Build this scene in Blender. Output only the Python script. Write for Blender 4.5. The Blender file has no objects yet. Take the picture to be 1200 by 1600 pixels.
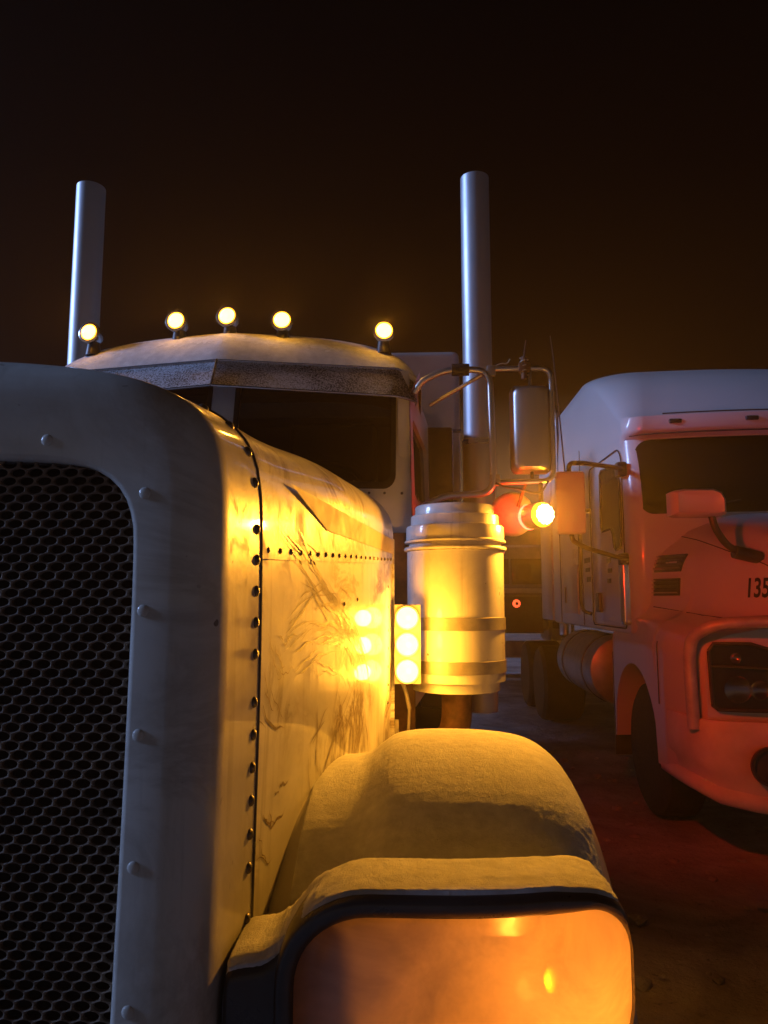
import bpy, bmesh, math, random
from mathutils import Vector, Matrix, noise

random.seed(7)
PI = math.pi
R = math.radians
sc = bpy.context.scene

# ------------------------------------------------------------------ camera
CAM = Vector((0.84, -1.05, 1.65))
YAW, PITCH = R(2.479), R(6.807)
cd = bpy.data.cameras.new("camera")
cd.sensor_fit = 'VERTICAL'; cd.sensor_height = 36.0; cd.sensor_width = 27.0
cd.lens = 36.0 * 1155 / 1600
cd.clip_start = 0.05; cd.clip_end = 2000
cam = bpy.data.objects.new("camera", cd); sc.collection.objects.link(cam)
fw = Vector((-math.sin(YAW) * math.cos(PITCH), math.cos(YAW) * math.cos(PITCH), math.sin(PITCH)))
rt = Vector((math.cos(YAW), math.sin(YAW), 0)); up = rt.cross(fw)
M = Matrix((rt, up, -fw)).transposed().to_4x4(); M.translation = CAM
cam.matrix_world = M
sc.camera = cam

# ------------------------------------------------------------------ world: night sky, low horizon band brightened as added fill on the grille shell
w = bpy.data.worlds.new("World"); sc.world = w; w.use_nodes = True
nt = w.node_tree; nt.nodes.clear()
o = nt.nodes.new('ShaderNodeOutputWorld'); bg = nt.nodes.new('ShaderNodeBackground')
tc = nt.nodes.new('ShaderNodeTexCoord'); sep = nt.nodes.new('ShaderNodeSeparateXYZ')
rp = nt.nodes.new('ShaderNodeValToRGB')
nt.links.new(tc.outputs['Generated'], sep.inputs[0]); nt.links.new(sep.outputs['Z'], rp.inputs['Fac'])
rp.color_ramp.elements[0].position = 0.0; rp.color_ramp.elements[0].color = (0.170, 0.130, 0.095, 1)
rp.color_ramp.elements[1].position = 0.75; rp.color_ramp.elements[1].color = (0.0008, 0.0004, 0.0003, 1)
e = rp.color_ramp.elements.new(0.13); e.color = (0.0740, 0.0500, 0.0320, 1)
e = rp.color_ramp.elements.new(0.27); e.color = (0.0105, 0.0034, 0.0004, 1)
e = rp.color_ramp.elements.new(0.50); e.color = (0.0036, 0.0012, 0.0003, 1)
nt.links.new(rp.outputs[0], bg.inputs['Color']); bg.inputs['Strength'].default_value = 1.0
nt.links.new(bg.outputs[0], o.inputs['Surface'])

# ------------------------------------------------------------------ the cold light from the left (one sun)
sl = bpy.data.lights.new("cold_night_sun", 'SUN'); sl.energy = 2.6; sl.angle = R(12.0); sl.color = (0.33, 0.50, 1.0)
so = bpy.data.objects.new("cold_night_sun", sl); sc.collection.objects.link(so)
LD = Vector((-0.91, -0.030, 0.34)).normalized()            # towards the light
so.rotation_euler = LD.to_track_quat('Z', 'Y').to_euler()

sc.view_settings.view_transform = 'Standard'; sc.view_settings.look = 'None'
sc.view_settings.exposure = 0.0; sc.view_settings.gamma = 1.0
sc.view_settings.use_curve_mapping = False
sc.render.engine = 'CYCLES'
cy = sc.cycles
cy.use_denoising = True
try: cy.denoiser = 'OPENIMAGEDENOISE'
except Exception: pass
cy.max_bounces = 8; cy.diffuse_bounces = 3; cy.glossy_bounces = 4; cy.transmission_bounces = 6
cy.volume_bounces = 0; cy.transparent_max_bounces = 8
cy.sample_clamp_indirect = 4.0; cy.caustics_reflective = False; cy.caustics_refractive = False

# ================================================================== materials
def nmat(name):
    m = bpy.data.materials.new(name); m.use_nodes = True
    n = m.node_tree; n.nodes.clear()
    out = n.nodes.new('ShaderNodeOutputMaterial'); b = n.nodes.new('ShaderNodeBsdfPrincipled')
    n.links.new(b.outputs[0], out.inputs['Surface'])
    return m, n, b, out

def coords(n, scale=(1, 1, 1)):
    t = n.nodes.new('ShaderNodeTexCoord'); mp = n.nodes.new('ShaderNodeMapping')
    mp.inputs['Scale'].default_value = scale
    n.links.new(t.outputs['Object'], mp.inputs['Vector'])
    return mp.outputs[0]

def tex(n, vec, scale, detail=4, rough=.55, dist=0.0):
    t = n.nodes.new('ShaderNodeTexNoise')
    t.inputs['Scale'].default_value = scale; t.inputs['Detail'].default_value = detail
    t.inputs['Roughness'].default_value = rough; t.inputs['Distortion'].default_value = dist
    n.links.new(vec, t.inputs['Vector']); return t.outputs['Fac']

def ramp(n, fac, stops):
    r = n.nodes.new('ShaderNodeValToRGB'); cr = r.color_ramp
    cr.elements[0].position = stops[0][0]; cr.elements[1].position = stops[-1][0]
    f = lambda c: (c, c, c, 1) if isinstance(c, (int, float)) else (*c, 1)
    cr.elements[0].color = f(stops[0][1]); cr.elements[1].color = f(stops[-1][1])
    for p, c in stops[1:-1]:
        el = cr.elements.new(p); el.color = f(c)
    n.links.new(fac, r.inputs['Fac']); return r.outputs['Color']

def mth(n, op, a, b=None):
    t = n.nodes.new('ShaderNodeMath'); t.operation = op
    for i, v in enumerate((a, b)):
        if v is None: continue
        if isinstance(v, (int, float)): t.inputs[i].default_value = v
        else: n.links.new(v, t.inputs[i])
    return t.outputs[0]

def mixc(n, fac, a, b):
    t = n.nodes.new('ShaderNodeMix'); t.data_type = 'RGBA'
    if isinstance(fac, (int, float)): t.inputs['Factor'].default_value = fac
    else: n.links.new(fac, t.inputs['Factor'])
    for k, v in (('A', a), ('B', b)):
        s = [i for i in t.inputs if i.name == k and i.type == 'RGBA'][0]
        if isinstance(v, tuple): s.default_value = (*v, 1)
        else: n.links.new(v, s)
    return [q for q in t.outputs if q.type == 'RGBA'][0]

def bump(n, b, h, strength, dist=0.01):
    t = n.nodes.new('ShaderNodeBump'); t.inputs['Strength'].default_value = strength
    t.inputs['Distance'].default_value = dist
    n.links.new(h, t.inputs['Height']); n.links.new(t.outputs[0], b.inputs['Normal'])

def plain(name, col, rough=.5, metal=0.0, var=.12, scale=9, coat=0.0, bmp=0.0, bscale=60, rvar=.10):
    m, n, b, _ = nmat(name)
    v = coords(n); f = tex(n, v, scale, 5, .6)
    dk = tuple(c * (1 - var * 2) for c in col); lt = tuple(min(1, c * (1 + var)) for c in col)
    n.links.new(ramp(n, f, [(.3, dk), (.7, lt)]), b.inputs['Base Color'])
    f2 = tex(n, v, scale * 3.3, 4, .6)
    n.links.new(ramp(n, f2, [(.3, max(.03, rough - rvar)), (.7, min(1, rough + rvar))]), b.inputs['Roughness'])
    b.inputs['Metallic'].default_value = metal
    b.inputs['Coat Weight'].default_value = coat; b.inputs['Coat Roughness'].default_value = .12
    if bmp: bump(n, b, tex(n, v, bscale, 3, .6), bmp, .004)
    return m

def frosty_paint(name, col, vein=.5, rough=.28):
    """old white paint with dried salt, ice film and runs"""
    m, n, b, _ = nmat(name)
    v = coords(n)
    big = tex(n, v, 2.2, 6, .62, .6)
    c = ramp(n, big, [(.25, tuple(x * .72 for x in col)), (.5, col), (.8, tuple(min(1, x * 1.12) for x in col))])
    vs = coords(n, (.55, .8, 1.0))
    vn = tex(n, vs, 3.1, 9, .66, 2.2)
    line = mth(n, 'ABSOLUTE', mth(n, 'SUBTRACT', vn, .5))
    lines = ramp(n, line, [(0.0, 1.0), (.030, .6), (.085, 0.0)])
    where = ramp(n, tex(n, v, 2.6, 3, .5), [(.42, 0.0), (.58, 1.0)])
    fac = mth(n, 'MULTIPLY', mth(n, 'MULTIPLY', lines, where), vein)
    c = mixc(n, fac, c, (col[0] * .30, col[1] * .22, col[2] * .14))
    run = tex(n, coords(n, (14, 14, .7)), 1.6, 5, .6, .3)
    rf = ramp(n, run, [(.56, 0.0), (.72, .42)])
    c = mixc(n, rf, c, (col[0] * .42, col[1] * .38, col[2] * .30))
    chip = ramp(n, tex(n, v, 46, 2, .4), [(.735, 0.0), (.75, 1.0)])
    chip = mth(n, 'MULTIPLY', chip, ramp(n, tex(n, v, 5.3, 2, .5), [(.52, 0.0), (.62, 1.0)]))
    c = mixc(n, mth(n, 'MULTIPLY', chip, .8), c, (.09, .045, .025))
    n.links.new(c, b.inputs['Base Color'])
    ice = tex(n, v, 11, 6, .68, .8)
    rr = ramp(n, ice, [(.35, max(.06, rough - .10)), (.54, rough), (.72, rough + .34)])
    n.links.new(rr, b.inputs['Roughness'])
    h = mth(n, 'ADD', mth(n, 'MULTIPLY', ice, .5), mth(n, 'MULTIPLY', tex(n, v, 120, 3, .6), .12))
    h = mth(n, 'SUBTRACT', h, mth(n, 'MULTIPLY', lines, .10))
    bump(n, b, h, .16, .004)
    b.inputs['Coat Weight'].default_value = .45; b.inputs['Coat Roughness'].default_value = .05
    b.inputs['Specular IOR Level'].default_value = .3
    return m

def snow_mat(name):
    m, n, b, _ = nmat(name)
    v = coords(n)
    c = ramp(n, tex(n, v, 30, 4, .6), [(.3, (.62, .63, .66)), (.7, (.86, .87, .90))])
    n.links.new(c, b.inputs['Base Color']); b.inputs['Roughness'].default_value = .78
    h = mth(n, 'ADD', tex(n, v, 95, 5, .75), mth(n, 'MULTIPLY', tex(n, v, 420, 3, .7), .5))
    bump(n, b, h, .6, .006)
    b.inputs['Subsurface Weight'].default_value = 0.0
    return m

def frost_glass(name, dark, frost):
    """visor plastic with frost crystals lying on it"""
    m, n, b, _ = nmat(name)
    v = coords(n)
    f = tex(n, v, 150, 4, .75); area = tex(n, coords(n, (1.0, 1.0, 2.2)), 3.2, 3, .5)
    k = mth(n, 'ADD', f, mth(n, 'MULTIPLY', area, .42))
    fac = ramp(n, k, [(.63, 0.0), (.80, 1.0)])
    n.links.new(mixc(n, fac, dark, frost), b.inputs['Base Color'])
    n.links.new(ramp(n, fac, [(0.0, .22), (1.0, .85)]), b.inputs['Roughness'])
    bump(n, b, f, .5, .004)
    return m

def emit_mat(name, col, strength):
    m, n, b, out = nmat(name)
    v = coords(n)
    b.inputs['Base Color'].default_value = (*[min(1, c) for c in col], 1)
    b.inputs['Emission Color'].default_value = (*col, 1)
    s = ramp(n, tex(n, v, 40, 2, .5), [(.2, .85), (.8, 1.0)])
    n.links.new(mth(n, 'MULTIPLY', s, strength), b.inputs['Emission Strength'])
    b.inputs['Roughness'].default_value = .2
    return m

def glass_mat(name, tint, mixt=.5, rough=.04, frost=None):
    m, n, b, out = nmat(name)
    tr = n.nodes.new('ShaderNodeBsdfTransparent'); tr.inputs[0].default_value = (*tint, 1)
    mx = n.nodes.new('ShaderNodeMixShader'); mx.inputs[0].default_value = mixt
    v = coords(n)
    n.links.new(ramp(n, tex(n, v, 7, 5, .6), [(.3, (.004, .0035, .003)), (.75, (.020, .018, .016))]), b.inputs['Base Color'])
    n.links.new(ramp(n, tex(n, v, 16, 4, .6), [(.4, rough), (.75, rough + .16)]), b.inputs['Roughness'])
    n.links.new(tr.outputs[0], mx.inputs[1]); n.links.new(b.outputs[0], mx.inputs[2])
    last = mx.outputs[0]
    if frost:
        sp_ = n.nodes.new('ShaderNodeSeparateXYZ'); n.links.new(v, sp_.inputs[0])
        hgt = mth(n, 'DIVIDE', mth(n, 'SUBTRACT', sp_.outputs['Z'], frost[0]), frost[1])
        k = mth(n, 'SUBTRACT', tex(n, v, 55, 6, .75), mth(n, 'MULTIPLY', hgt, .32))
        k = mth(n, 'ADD', k, mth(n, 'MULTIPLY', tex(n, v, 6, 2, .5), .25))
        fr_ = ramp(n, k, [(.56, 0.0), (.66, .85)])
        df = n.nodes.new('ShaderNodeBsdfDiffuse'); df.inputs[0].default_value = (.75, .76, .78, 1)
        m3 = n.nodes.new('ShaderNodeMixShader'); n.links.new(fr_, m3.inputs[0])
        n.links.new(last, m3.inputs[1]); n.links.new(df.outputs[0], m3.inputs[2]); last = m3.outputs[0]
    n.links.new(last, out.inputs['Surface'])
    return m

def lens_mat(name, col, trans=.80):
    """weathered polycarbonate lens: milky translucent, some clear, a glossy skin"""
    m, n, b, out = nmat(name)
    v = coords(n)
    hz = tex(n, v, 5.5, 6, .65, .8)
    tl = n.nodes.new('ShaderNodeBsdfTranslucent')
    n.links.new(ramp(n, hz, [(.28, tuple(c * .6 for c in col)), (.72, col)]), tl.inputs['Color'])
    tp = n.nodes.new('ShaderNodeBsdfTransparent'); tp.inputs[0].default_value = (.80, .62, .46, 1)
    m1 = n.nodes.new('ShaderNodeMixShader')
    n.links.new(ramp(n, hz, [(.30, trans - .12), (.70, trans + .16)]), m1.inputs[0])
    n.links.new(tp.outputs[0], m1.inputs[1]); n.links.new(tl.outputs[0], m1.inputs[2])
    b.inputs['Base Color'].default_value = (.40, .27, .22, 1)
    n.links.new(ramp(n, tex(n, v, 14, 5, .65), [(.35, .10), (.7, .32)]), b.inputs['Roughness'])
    m2 = n.nodes.new('ShaderNodeMixShader'); m2.inputs[0].default_value = .34
    n.links.new(m1.outputs[0], m2.inputs[1]); n.links.new(b.outputs[0], m2.inputs[2])
    n.links.new(m2.outputs[0], out.inputs['Surface'])
    return m

def ground_mat():
    m, n, b, _ = nmat("packed_snow_and_dirt")
    v = coords(n)
    f = tex(n, v, 1.1, 8, .62, .6)
    c = ramp(n, f, [(.3, (.15, .12, .10)), (.5, (.33, .29, .26)), (.7, (.55, .52, .50))])
    s = ramp(n, tex(n, v, 21, 4, .6), [(.62, 0.0), (.72, 1.0)])
    c = mixc(n, mth(n, 'MULTIPLY', s, .75), c, (.05, .04, .035))
    n.links.new(c, b.inputs['Base Color'])
    n.links.new(ramp(n, tex(n, v, 4, 4, .6), [(.35, .45), (.65, .85)]), b.inputs['Roughness'])
    bump(n, b, mth(n, 'ADD', tex(n, v, 14, 7, .7), mth(n, 'MULTIPLY', tex(n, v, 60, 4, .6), .3)), .8, .05)
    return m

AMBER = (1.0, 0.395, 0.028)
MT = {}
MT['shell'] = frosty_paint("grille_shell_paint", (.62, .60, .54), .35, .38)
MT['hood'] = frosty_paint("hood_paint", (.72, .70, .66), 1.0, .46)
MT['panel'] = frosty_paint("side_panel_paint", (.72, .70, .66), 1.0, .46)
MT['fender'] = frosty_paint("fender_paint", (.60, .58, .55), .30, .42)
MT['cabw'] = plain("cab_paint", (.66, .65, .63), .50, 0, .08, 4, .1)
MT['roofw'] = plain("frosted_roof_paint", (.70, .70, .70), .75, 0, .10, 22, 0, .4, 160)
MT['stripe'] = plain("tan_stripe_paint", (.50, .38, .26), .66, 0, .16, 5, 0)
MT['canister'] = frosty_paint("canister_paint", (.68, .65, .60), .12, .34)
MT['streak'] = plain("meltwater_streak", (.27, .19, .095), .38, 0, .3, 30)
MT['strap'] = plain("steel_strap", (.36, .32, .27), .5, .35, .14, 14)
MT['chrome'] = plain("worn_chrome", (.62, .62, .64), .22, .95, .03, 6, rvar=.04)
MT['stack'] = plain("stack_chrome", (.60, .62, .66), .46, .66, .02, 2, rvar=.03)
MT['brushed'] = plain("brushed_stainless", (.62, .60, .57), .33, .9, .02, 2, rvar=.03)
MT['black'] = plain("black_rubber", (.018, .017, .016), .6, 0, .2, 20, 0, .2)
MT['dkplastic'] = plain("dark_grey_plastic", (.05, .047, .043), .38, 0, .15, 12)
MT['pod'] = plain("pod_chrome_plastic", (.085, .080, .075), .34, .5, .12, 6)
MT['grille'] = plain("grille_steel", (.22, .16, .105), .7, .05, .2, 18)
MT['radiator'] = plain("radiator_black", (.040, .027, .016), .8, 0, .2, 30)
MT['bolt'] = plain("bolt_steel", (.16, .14, .12), .40, .8, .2, 40)
MT['snow'] = snow_mat("powder_snow")
MT['visor'] = frost_glass("frosted_visor", (.10, .085, .07), (.62, .64, .70))
MT['glass'] = glass_mat("windscreen_glass", (.22, .20, .18), .66, .04, (2.14, .045))
MT['glass2'] = glass_mat("aero_windscreen_glass", (.20, .17, .15), .72)
MT['lampglass'] = glass_mat("headlamp_glass", (.85, .80, .75), .30)
MT['gasket'] = plain("window_gasket", (.02, .018, .015), .5, 0, .2, 20)
MT['amber_on'] = emit_mat("amber_lens_lit", (1.0, .56, .065), 14)
MT['amber_hot'] = emit_mat("amber_led_lit", (1.0, .70, .25), 30)
MT['amber_dim'] = emit_mat("amber_lens_rim", (1.0, .42, .02), 3.0)
MT['lampstrip'] = emit_mat("sidelight_lit", (1.0, .50, .12), .9)
MT['red_on'] = emit_mat("red_lens_lit", (1.0, .10, .05), 7)
MT['red_dim'] = emit_mat("red_marker_lit", (1.0, .10, .03), 2.2)
MT['pink_dim'] = emit_mat("pink_marker_lit", (.9, .25, .28), .45)
MT['disc'] = plain("mirror_back_white", (.62, .60, .58), .30, 0, .08, 8, .3)
MT['podlens'] = lens_mat("weathered_amber_lens", (.98, .71, .44), .74)
MT['bowl'] = plain("reflector_bowl", (.66, .60, .55), .30, .55, .10, 14)
MT['white2'] = plain("aero_truck_paint", (.60, .585, .57), .30, 0, .02, 1.5, .4, rvar=.02)
MT['grey2'] = plain("aero_truck_bumper", (.62, .60, .57), .50, 0, .10, 4)
MT['tube2'] = plain("guard_steel", (.50, .48, .46), .50, .3, .12, 10)
MT['tank'] = plain("tank_aluminium", (.42, .41, .40), .42, .8, .12, 7)
MT['seam'] = plain("panel_seam", (.05, .045, .04), .7, 0, .1, 20)
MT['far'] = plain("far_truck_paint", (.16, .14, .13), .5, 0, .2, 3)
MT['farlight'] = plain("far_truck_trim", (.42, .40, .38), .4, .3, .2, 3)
MT['tyre'] = plain("tyre_rubber", (.020, .019, .018), .75, 0, .2, 12, 0, .3, 30)
MT['rim'] = plain("wheel_steel", (.40, .38, .36), .45, .7, .15, 9)
MT['ink'] = plain("black_lettering", (.012, .011, .010), .45, 0, .1, 20)
MT['ground'] = ground_mat()
MT['rust'] = plain("rusty_brown_steel", (.16, .075, .035), .7, .2, .3, 12, 0, .2)
MT['interior'] = plain("cab_trim_cloth", (.05, .042, .036), .85, 0, .2, 14)

# ================================================================== mesh helpers
COL = sc.collection
WORLD_AT = {}

def link(o, parent=None):
    COL.objects.link(o)
    if parent is not None:
        o.parent = parent
        if parent.type == 'EMPTY' and parent.parent is None and not parent.get('_local'):
            o.matrix_parent_inverse = Matrix.Translation(-parent.location)
    return o

def mk(name, verts, faces, mat, parent=None, smooth=40, loc=None):
    me = bpy.data.meshes.new(name)
    me.from_pydata([tuple(v) for v in verts], [], [tuple(f) for f in faces])
    bm = bmesh.new(); bm.from_mesh(me)
    bmesh.ops.recalc_face_normals(bm, faces=bm.faces)
    bm.to_mesh(me); bm.free()
    me.materials.append(MT[mat])
    if smooth:
        me.shade_smooth(); me.set_sharp_from_angle(angle=R(smooth))
    o = bpy.data.objects.new(name, me)
    if loc is not None: o.location = loc
    return link(o, parent)

def thing(name, label, cat, loc=(0, 0, 0), group=None):
    o = bpy.data.objects.new(name, None); o.location = loc; o.empty_display_size = .2
    COL.objects.link(o); o['label'] = label; o['category'] = cat
    if group: o['group'] = group
    return o

def tag(o, label, cat=None, group=None, kind=None):
    o['label'] = label
    if cat: o['category'] = cat
    if group: o['group'] = group
    if kind: o['kind'] = kind
    return o

def bm_obj(name, bm, mat, parent=None, smooth=35):
    me = bpy.data.meshes.new(name); bm.to_mesh(me); bm.free(); me.materials.append(MT[mat])
    if smooth: me.shade_smooth(); me.set_sharp_from_angle(angle=R(smooth))
    return link(bpy.data.objects.new(name, me), parent)

def box(name, x0, x1, y0, y1, z0, z1, mat, parent=None, bev=.006, seg=2):
    bm = bmesh.new(); bmesh.ops.create_cube(bm, size=1)
    for v in bm.verts:
        v.co = Vector(((x0 + x1) / 2 + v.co.x * (x1 - x0), (y0 + y1) / 2 + v.co.y * (y1 - y0), (z0 + z1) / 2 + v.co.z * (z1 - z0)))
    if bev: bmesh.ops.bevel(bm, geom=bm.edges[:], offset=bev, segments=seg, affect='EDGES', profile=.6)
    return bm_obj(name, bm, mat, parent)

def rings_mesh(rings, closed=True, cap0=False, cap1=False):
    n = len(rings[0]); V = [p for r_ in rings for p in r_]; F = []
    for i in range(len(rings) - 1):
        for j in range(n if closed else n - 1):
            k = (j + 1) % n
            F.append((i * n + j, i * n + k, (i + 1) * n + k, (i + 1) * n + j))
    if cap0: F.append(tuple(range(n - 1, -1, -1)))
    if cap1: F.append(tuple((len(rings) - 1) * n + j for j in range(n)))
    return V, F

def loft(name, rings, mat, parent=None, closed=True, cap0=False, cap1=False, smooth=40):
    V, F = rings_mesh(rings, closed, cap0, cap1)
    return mk(name, V, F, mat, parent, smooth)

def fillet(pts, rad=.05, n=6):
    pts = [Vector(p) for p in pts]; out = [pts[0]]
    for i in range(1, len(pts) - 1):
        a, b, c = pts[i - 1], pts[i], pts[i + 1]
        d1, d2 = (a - b), (c - b)
        r_ = min(rad, d1.length * .48, d2.length * .48)
        p, q = b + d1.normalized() * r_, b + d2.normalized() * r_
        for k in range(n + 1):
            t = k / n; out.append(p * (1 - t) ** 2 + b * 2 * t * (1 - t) + q * t * t)
    out.append(pts[-1]); return out

def tube(name, pts, r, mat, parent=None, seg=12, fil=.05, cap=True, r1=None):
    P = fillet(pts, fil) if fil else [Vector(p) for p in pts]
    rings = []; nrm = None
    for i, p in enumerate(P):
        t = (P[min(i + 1, len(P) - 1)] - P[max(i - 1, 0)]).normalized()
        if nrm is None:
            nrm = t.orthogonal().normalized()
        nrm = (nrm - t * nrm.dot(t)).normalized(); bi = t.cross(nrm)
        rr = r if r1 is None else r + (r1 - r) * i / (len(P) - 1)
        rings.append([p + (nrm * math.cos(2 * PI * k / seg) + bi * math.sin(2 * PI * k / seg)) * rr for k in range(seg)])
    return loft(name, rings, mat, parent, True, cap, cap)

def lathe(name, prof, c, axis, mat, parent=None, seg=40, smooth=35, capa=True, capb=True):
    """prof: (radius, height along axis)"""
    ax = Vector(axis).normalized(); u = ax.orthogonal().normalized(); v = ax.cross(u); c = Vector(c)
    rings = [[c + ax * h + (u * math.cos(2 * PI * k / seg) + v * math.sin(2 * PI * k / seg)) * r_ for k in range(seg)] for r_, h in prof]
    return loft(name, rings, mat, parent, True, capa, capb, smooth)

def rrect(a0, a1, b0, b1, rad, n=6):
    """closed outline, clockwise from top-left; rad one value or (tl,tr,br,bl)"""
    if isinstance(rad, (int, float)): rad = (rad,) * 4
    out = []
    for (cx, cz, st, r_) in ((a0 + rad[0], b1 - rad[0], PI, rad[0]), (a1 - rad[1], b1 - rad[1], PI / 2, rad[1]),
                             (a1 - rad[2], b0 + rad[2], 0, rad[2]), (a0 + rad[3], b0 + rad[3], -PI / 2, rad[3])):
        for k in range(n + 1):
            t = st - PI / 2 * k / n; out.append((cx + r_ * math.cos(t), cz + r_ * math.sin(t)))
    return out

def dense(ol, step):
    out = []
    for i, a in enumerate(ol):
        b = ol[(i + 1) % len(ol)]; L = math.hypot(b[0] - a[0], b[1] - a[1]); n = max(1, int(L / step))
        for k in range(n): out.append((a[0] + (b[0] - a[0]) * k / n, a[1] + (b[1] - a[1]) * k / n))
    return out

def patch(name, ol, surf, mat, parent=None, S=(1, .93, .82, .66, .45, .22), thick=None, smooth=50):
    """a filled outline laid on a surface surf(a,b,s) -> Vector; thick: Vector offset for a back skin rim"""
    ca = sum(p[0] for p in ol) / len(ol); cb = sum(p[1] for p in ol) / len(ol)
    rings = []
    if thick is not None:
        rings.append([surf(a, b, 1) + thick for a, b in ol])
    for s in S: rings.append([surf(ca + (a - ca) * s, cb + (b - cb) * s, s) for a, b in ol])
    V, F = rings_mesh(rings, True)
    V.append(surf(ca, cb, 0)); n = len(ol); base = (len(rings) - 1) * n
    F += [(base + j, base + (j + 1) % n, len(V) - 1) for j in range(n)]
    return mk(name, V, F, mat, parent, smooth)

def frame(name, outer, inner, surf, depth, mat, parent=None, smooth=35):
    """flat ring between two matched outlines with a reveal of the given depth vector"""
    r0 = [surf(a, b) + depth for a, b in outer]; r1 = [surf(a, b) for a, b in outer]
    r2 = [surf(a, b) for a, b in inner]; r3 = [surf(a, b) + depth for a, b in inner]
    return loft(name, [r0, r1, r2, r3], mat, parent, True, smooth=smooth)

def interp(tab, x):
    if x <= tab[0][0]: return tab[0][1]
    for (a, va), (b, vb) in zip(tab, tab[1:]):
        if x <= b:
            t = (x - a) / (b - a); t2 = t
            return va + (vb - va) * t2
    return tab[-1][1]

def smooth_curve(pts, n):
    """Catmull-Rom through pts, n points evenly along it"""
    P = [Vector(p) for p in pts]; P = [P[0] * 2 - P[1]] + P + [P[-1] * 2 - P[-2]]; out = []
    for i in range(1, len(P) - 2):
        for k in range(24):
            t = k / 24; a, b, c, d = P[i - 1:i + 3]
            out.append(.5 * (2 * b + (c - a) * t + (2 * a - 5 * b + 4 * c - d) * t * t + (3 * b - a - 3 * c + d) * t ** 3))
    out.append(P[-2])
    L = [0]
    for a, b in zip(out, out[1:]): L.append(L[-1] + (b - a).length)
    res = []; j = 0
    for k in range(n):
        s = L[-1] * k / (n - 1)
        while j < len(L) - 2 and L[j + 1] < s: j += 1
        t = (s - L[j]) / max(1e-9, L[j + 1] - L[j]); res.append(out[j].lerp(out[j + 1], min(1, max(0, t))))
    return res

def point_light(name, loc, watts, col, parent, size=.015, kind='POINT', direc=None, cone=160, blend=.6):
    l = bpy.data.lights.new(name, kind); l.energy = watts; l.color = col; l.shadow_soft_size = size
    if kind == 'SPOT': l.spot_size = R(cone); l.spot_blend = blend
    ob = bpy.data.objects.new(name, l); ob.location = loc
    if direc is not None: ob.rotation_euler = Vector(direc).to_track_quat('-Z', 'Y').to_euler()
    link(ob, parent); return ob

def copies(name, src, places, parent):
    out = []
    for p, q in places:
        c = bpy.data.objects.new(name, src); c.location = p
        if q is not None: c.rotation_mode = 'QUATERNION'; c.rotation_quaternion = q
        link(c, parent); out.append(c)
    return out

def dome_mesh(name, r, h, mat, seg=10):
    """small bolt / rivet head, axis +Z, base at 0"""
    prof = [(r, -h * .3), (r, h * .1), (r * .86, h * .55), (r * .5, h * .92)]
    V = []; F = []
    for i, (q, z) in enumerate(prof):
        V += [(q * math.cos(2 * PI * k / seg), q * math.sin(2 * PI * k / seg), z) for k in range(seg)]
    for i in range(len(prof) - 1):
        for k in range(seg):
            F.append((i * seg + k, i * seg + (k + 1) % seg, (i + 1) * seg + (k + 1) % seg, (i + 1) * seg + k))
    V.append((0, 0, h)); F += [((len(prof) - 1) * seg + k, (len(prof) - 1) * seg + (k + 1) % seg, len(V) - 1) for k in range(seg)]
    me = bpy.data.meshes.new(name); me.from_pydata(V, [], F); me.materials.append(MT[mat]); me.shade_smooth()
    return me

def snow_from(name, src, label, nzmin, thick, cuts, extra=None, parent=None):
    """powder lying on the upward faces of a mesh, with its own thickness and broken edge"""
    bm = bmesh.new(); bm.from_mesh(src.data); bm.normal_update()
    kill = [f for f in bm.faces if f.normal.z < nzmin - .40 or (extra and not extra(f.calc_center_median()))]
    bmesh.ops.delete(bm, geom=kill, context='FACES')
    if cuts: bmesh.ops.subdivide_edges(bm, edges=bm.edges[:], cuts=cuts, use_grid_fill=True)
    bm.normal_update()
    new = []
    for v in bm.verts:
        n = v.normal; p = v.co
        t = max(0, min(1, (n.z - nzmin + .06 * noise.noise(p * 70) + .06 * noise.noise(p * 190) + .05 * noise.noise(p * 15)) / .30))
        if v.is_boundary: t = 0
        g = noise.noise(p * 60) * .12 + noise.noise(p * 160) * .14 + noise.noise(p * 9) * .15
        new.append(p + n * (-.0025 + t * (thick * (.9 + g) + .0025)))
    for v, q in zip(bm.verts, new): v.co = q
    o = bm_obj(name, bm, 'snow', parent, 0)
    o.data.shade_smooth()
    tag(o, label, 'snow', None, 'stuff')
    return o

# ================================================================== ground
def axis_lines(lo, hi, fine0, fine1, step):
    a = []; x = fine0
    while x <= fine1: a.append(x); x += step
    s = step; x = fine1
    while x < hi: s *= 1.35; x += s; a.append(min(x, hi))
    s = step; x = fine0
    while x > lo: s *= 1.35; x -= s; a.insert(0, max(x, lo))
    return a
xs = axis_lines(-400, 400, -1.0, 5.5, .06); ys = axis_lines(-300, 700, -1.5, 11, .08)
V = []
for y in ys:
    for x in xs:
        p = Vector((x, y, 0)); far = max(0, min(1, 1 - (abs(x - 2) + abs(y - 4) - 8) / 10))
        z = (noise.noise(p * .5) * .030 + noise.noise(p * 1.9) * .018 + noise.noise(p * 6) * .008) * far - .02
        V.append((x, y, z))
nx = len(xs)
F = [(j * nx + i, j * nx + i + 1, (j + 1) * nx + i + 1, (j + 1) * nx + i) for j in range(len(ys) - 1) for i in range(nx - 1)]
g = mk('ground', V, F, 'ground', None, 180); g['kind'] = 'structure'

# ================================================================== the near truck (long-nosed tractor)
T = thing('long_nosed_truck', 'white long-nosed truck with honeycomb grille and glowing amber lamps filling the left', 'truck', (0, 2.6, 0))

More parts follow.
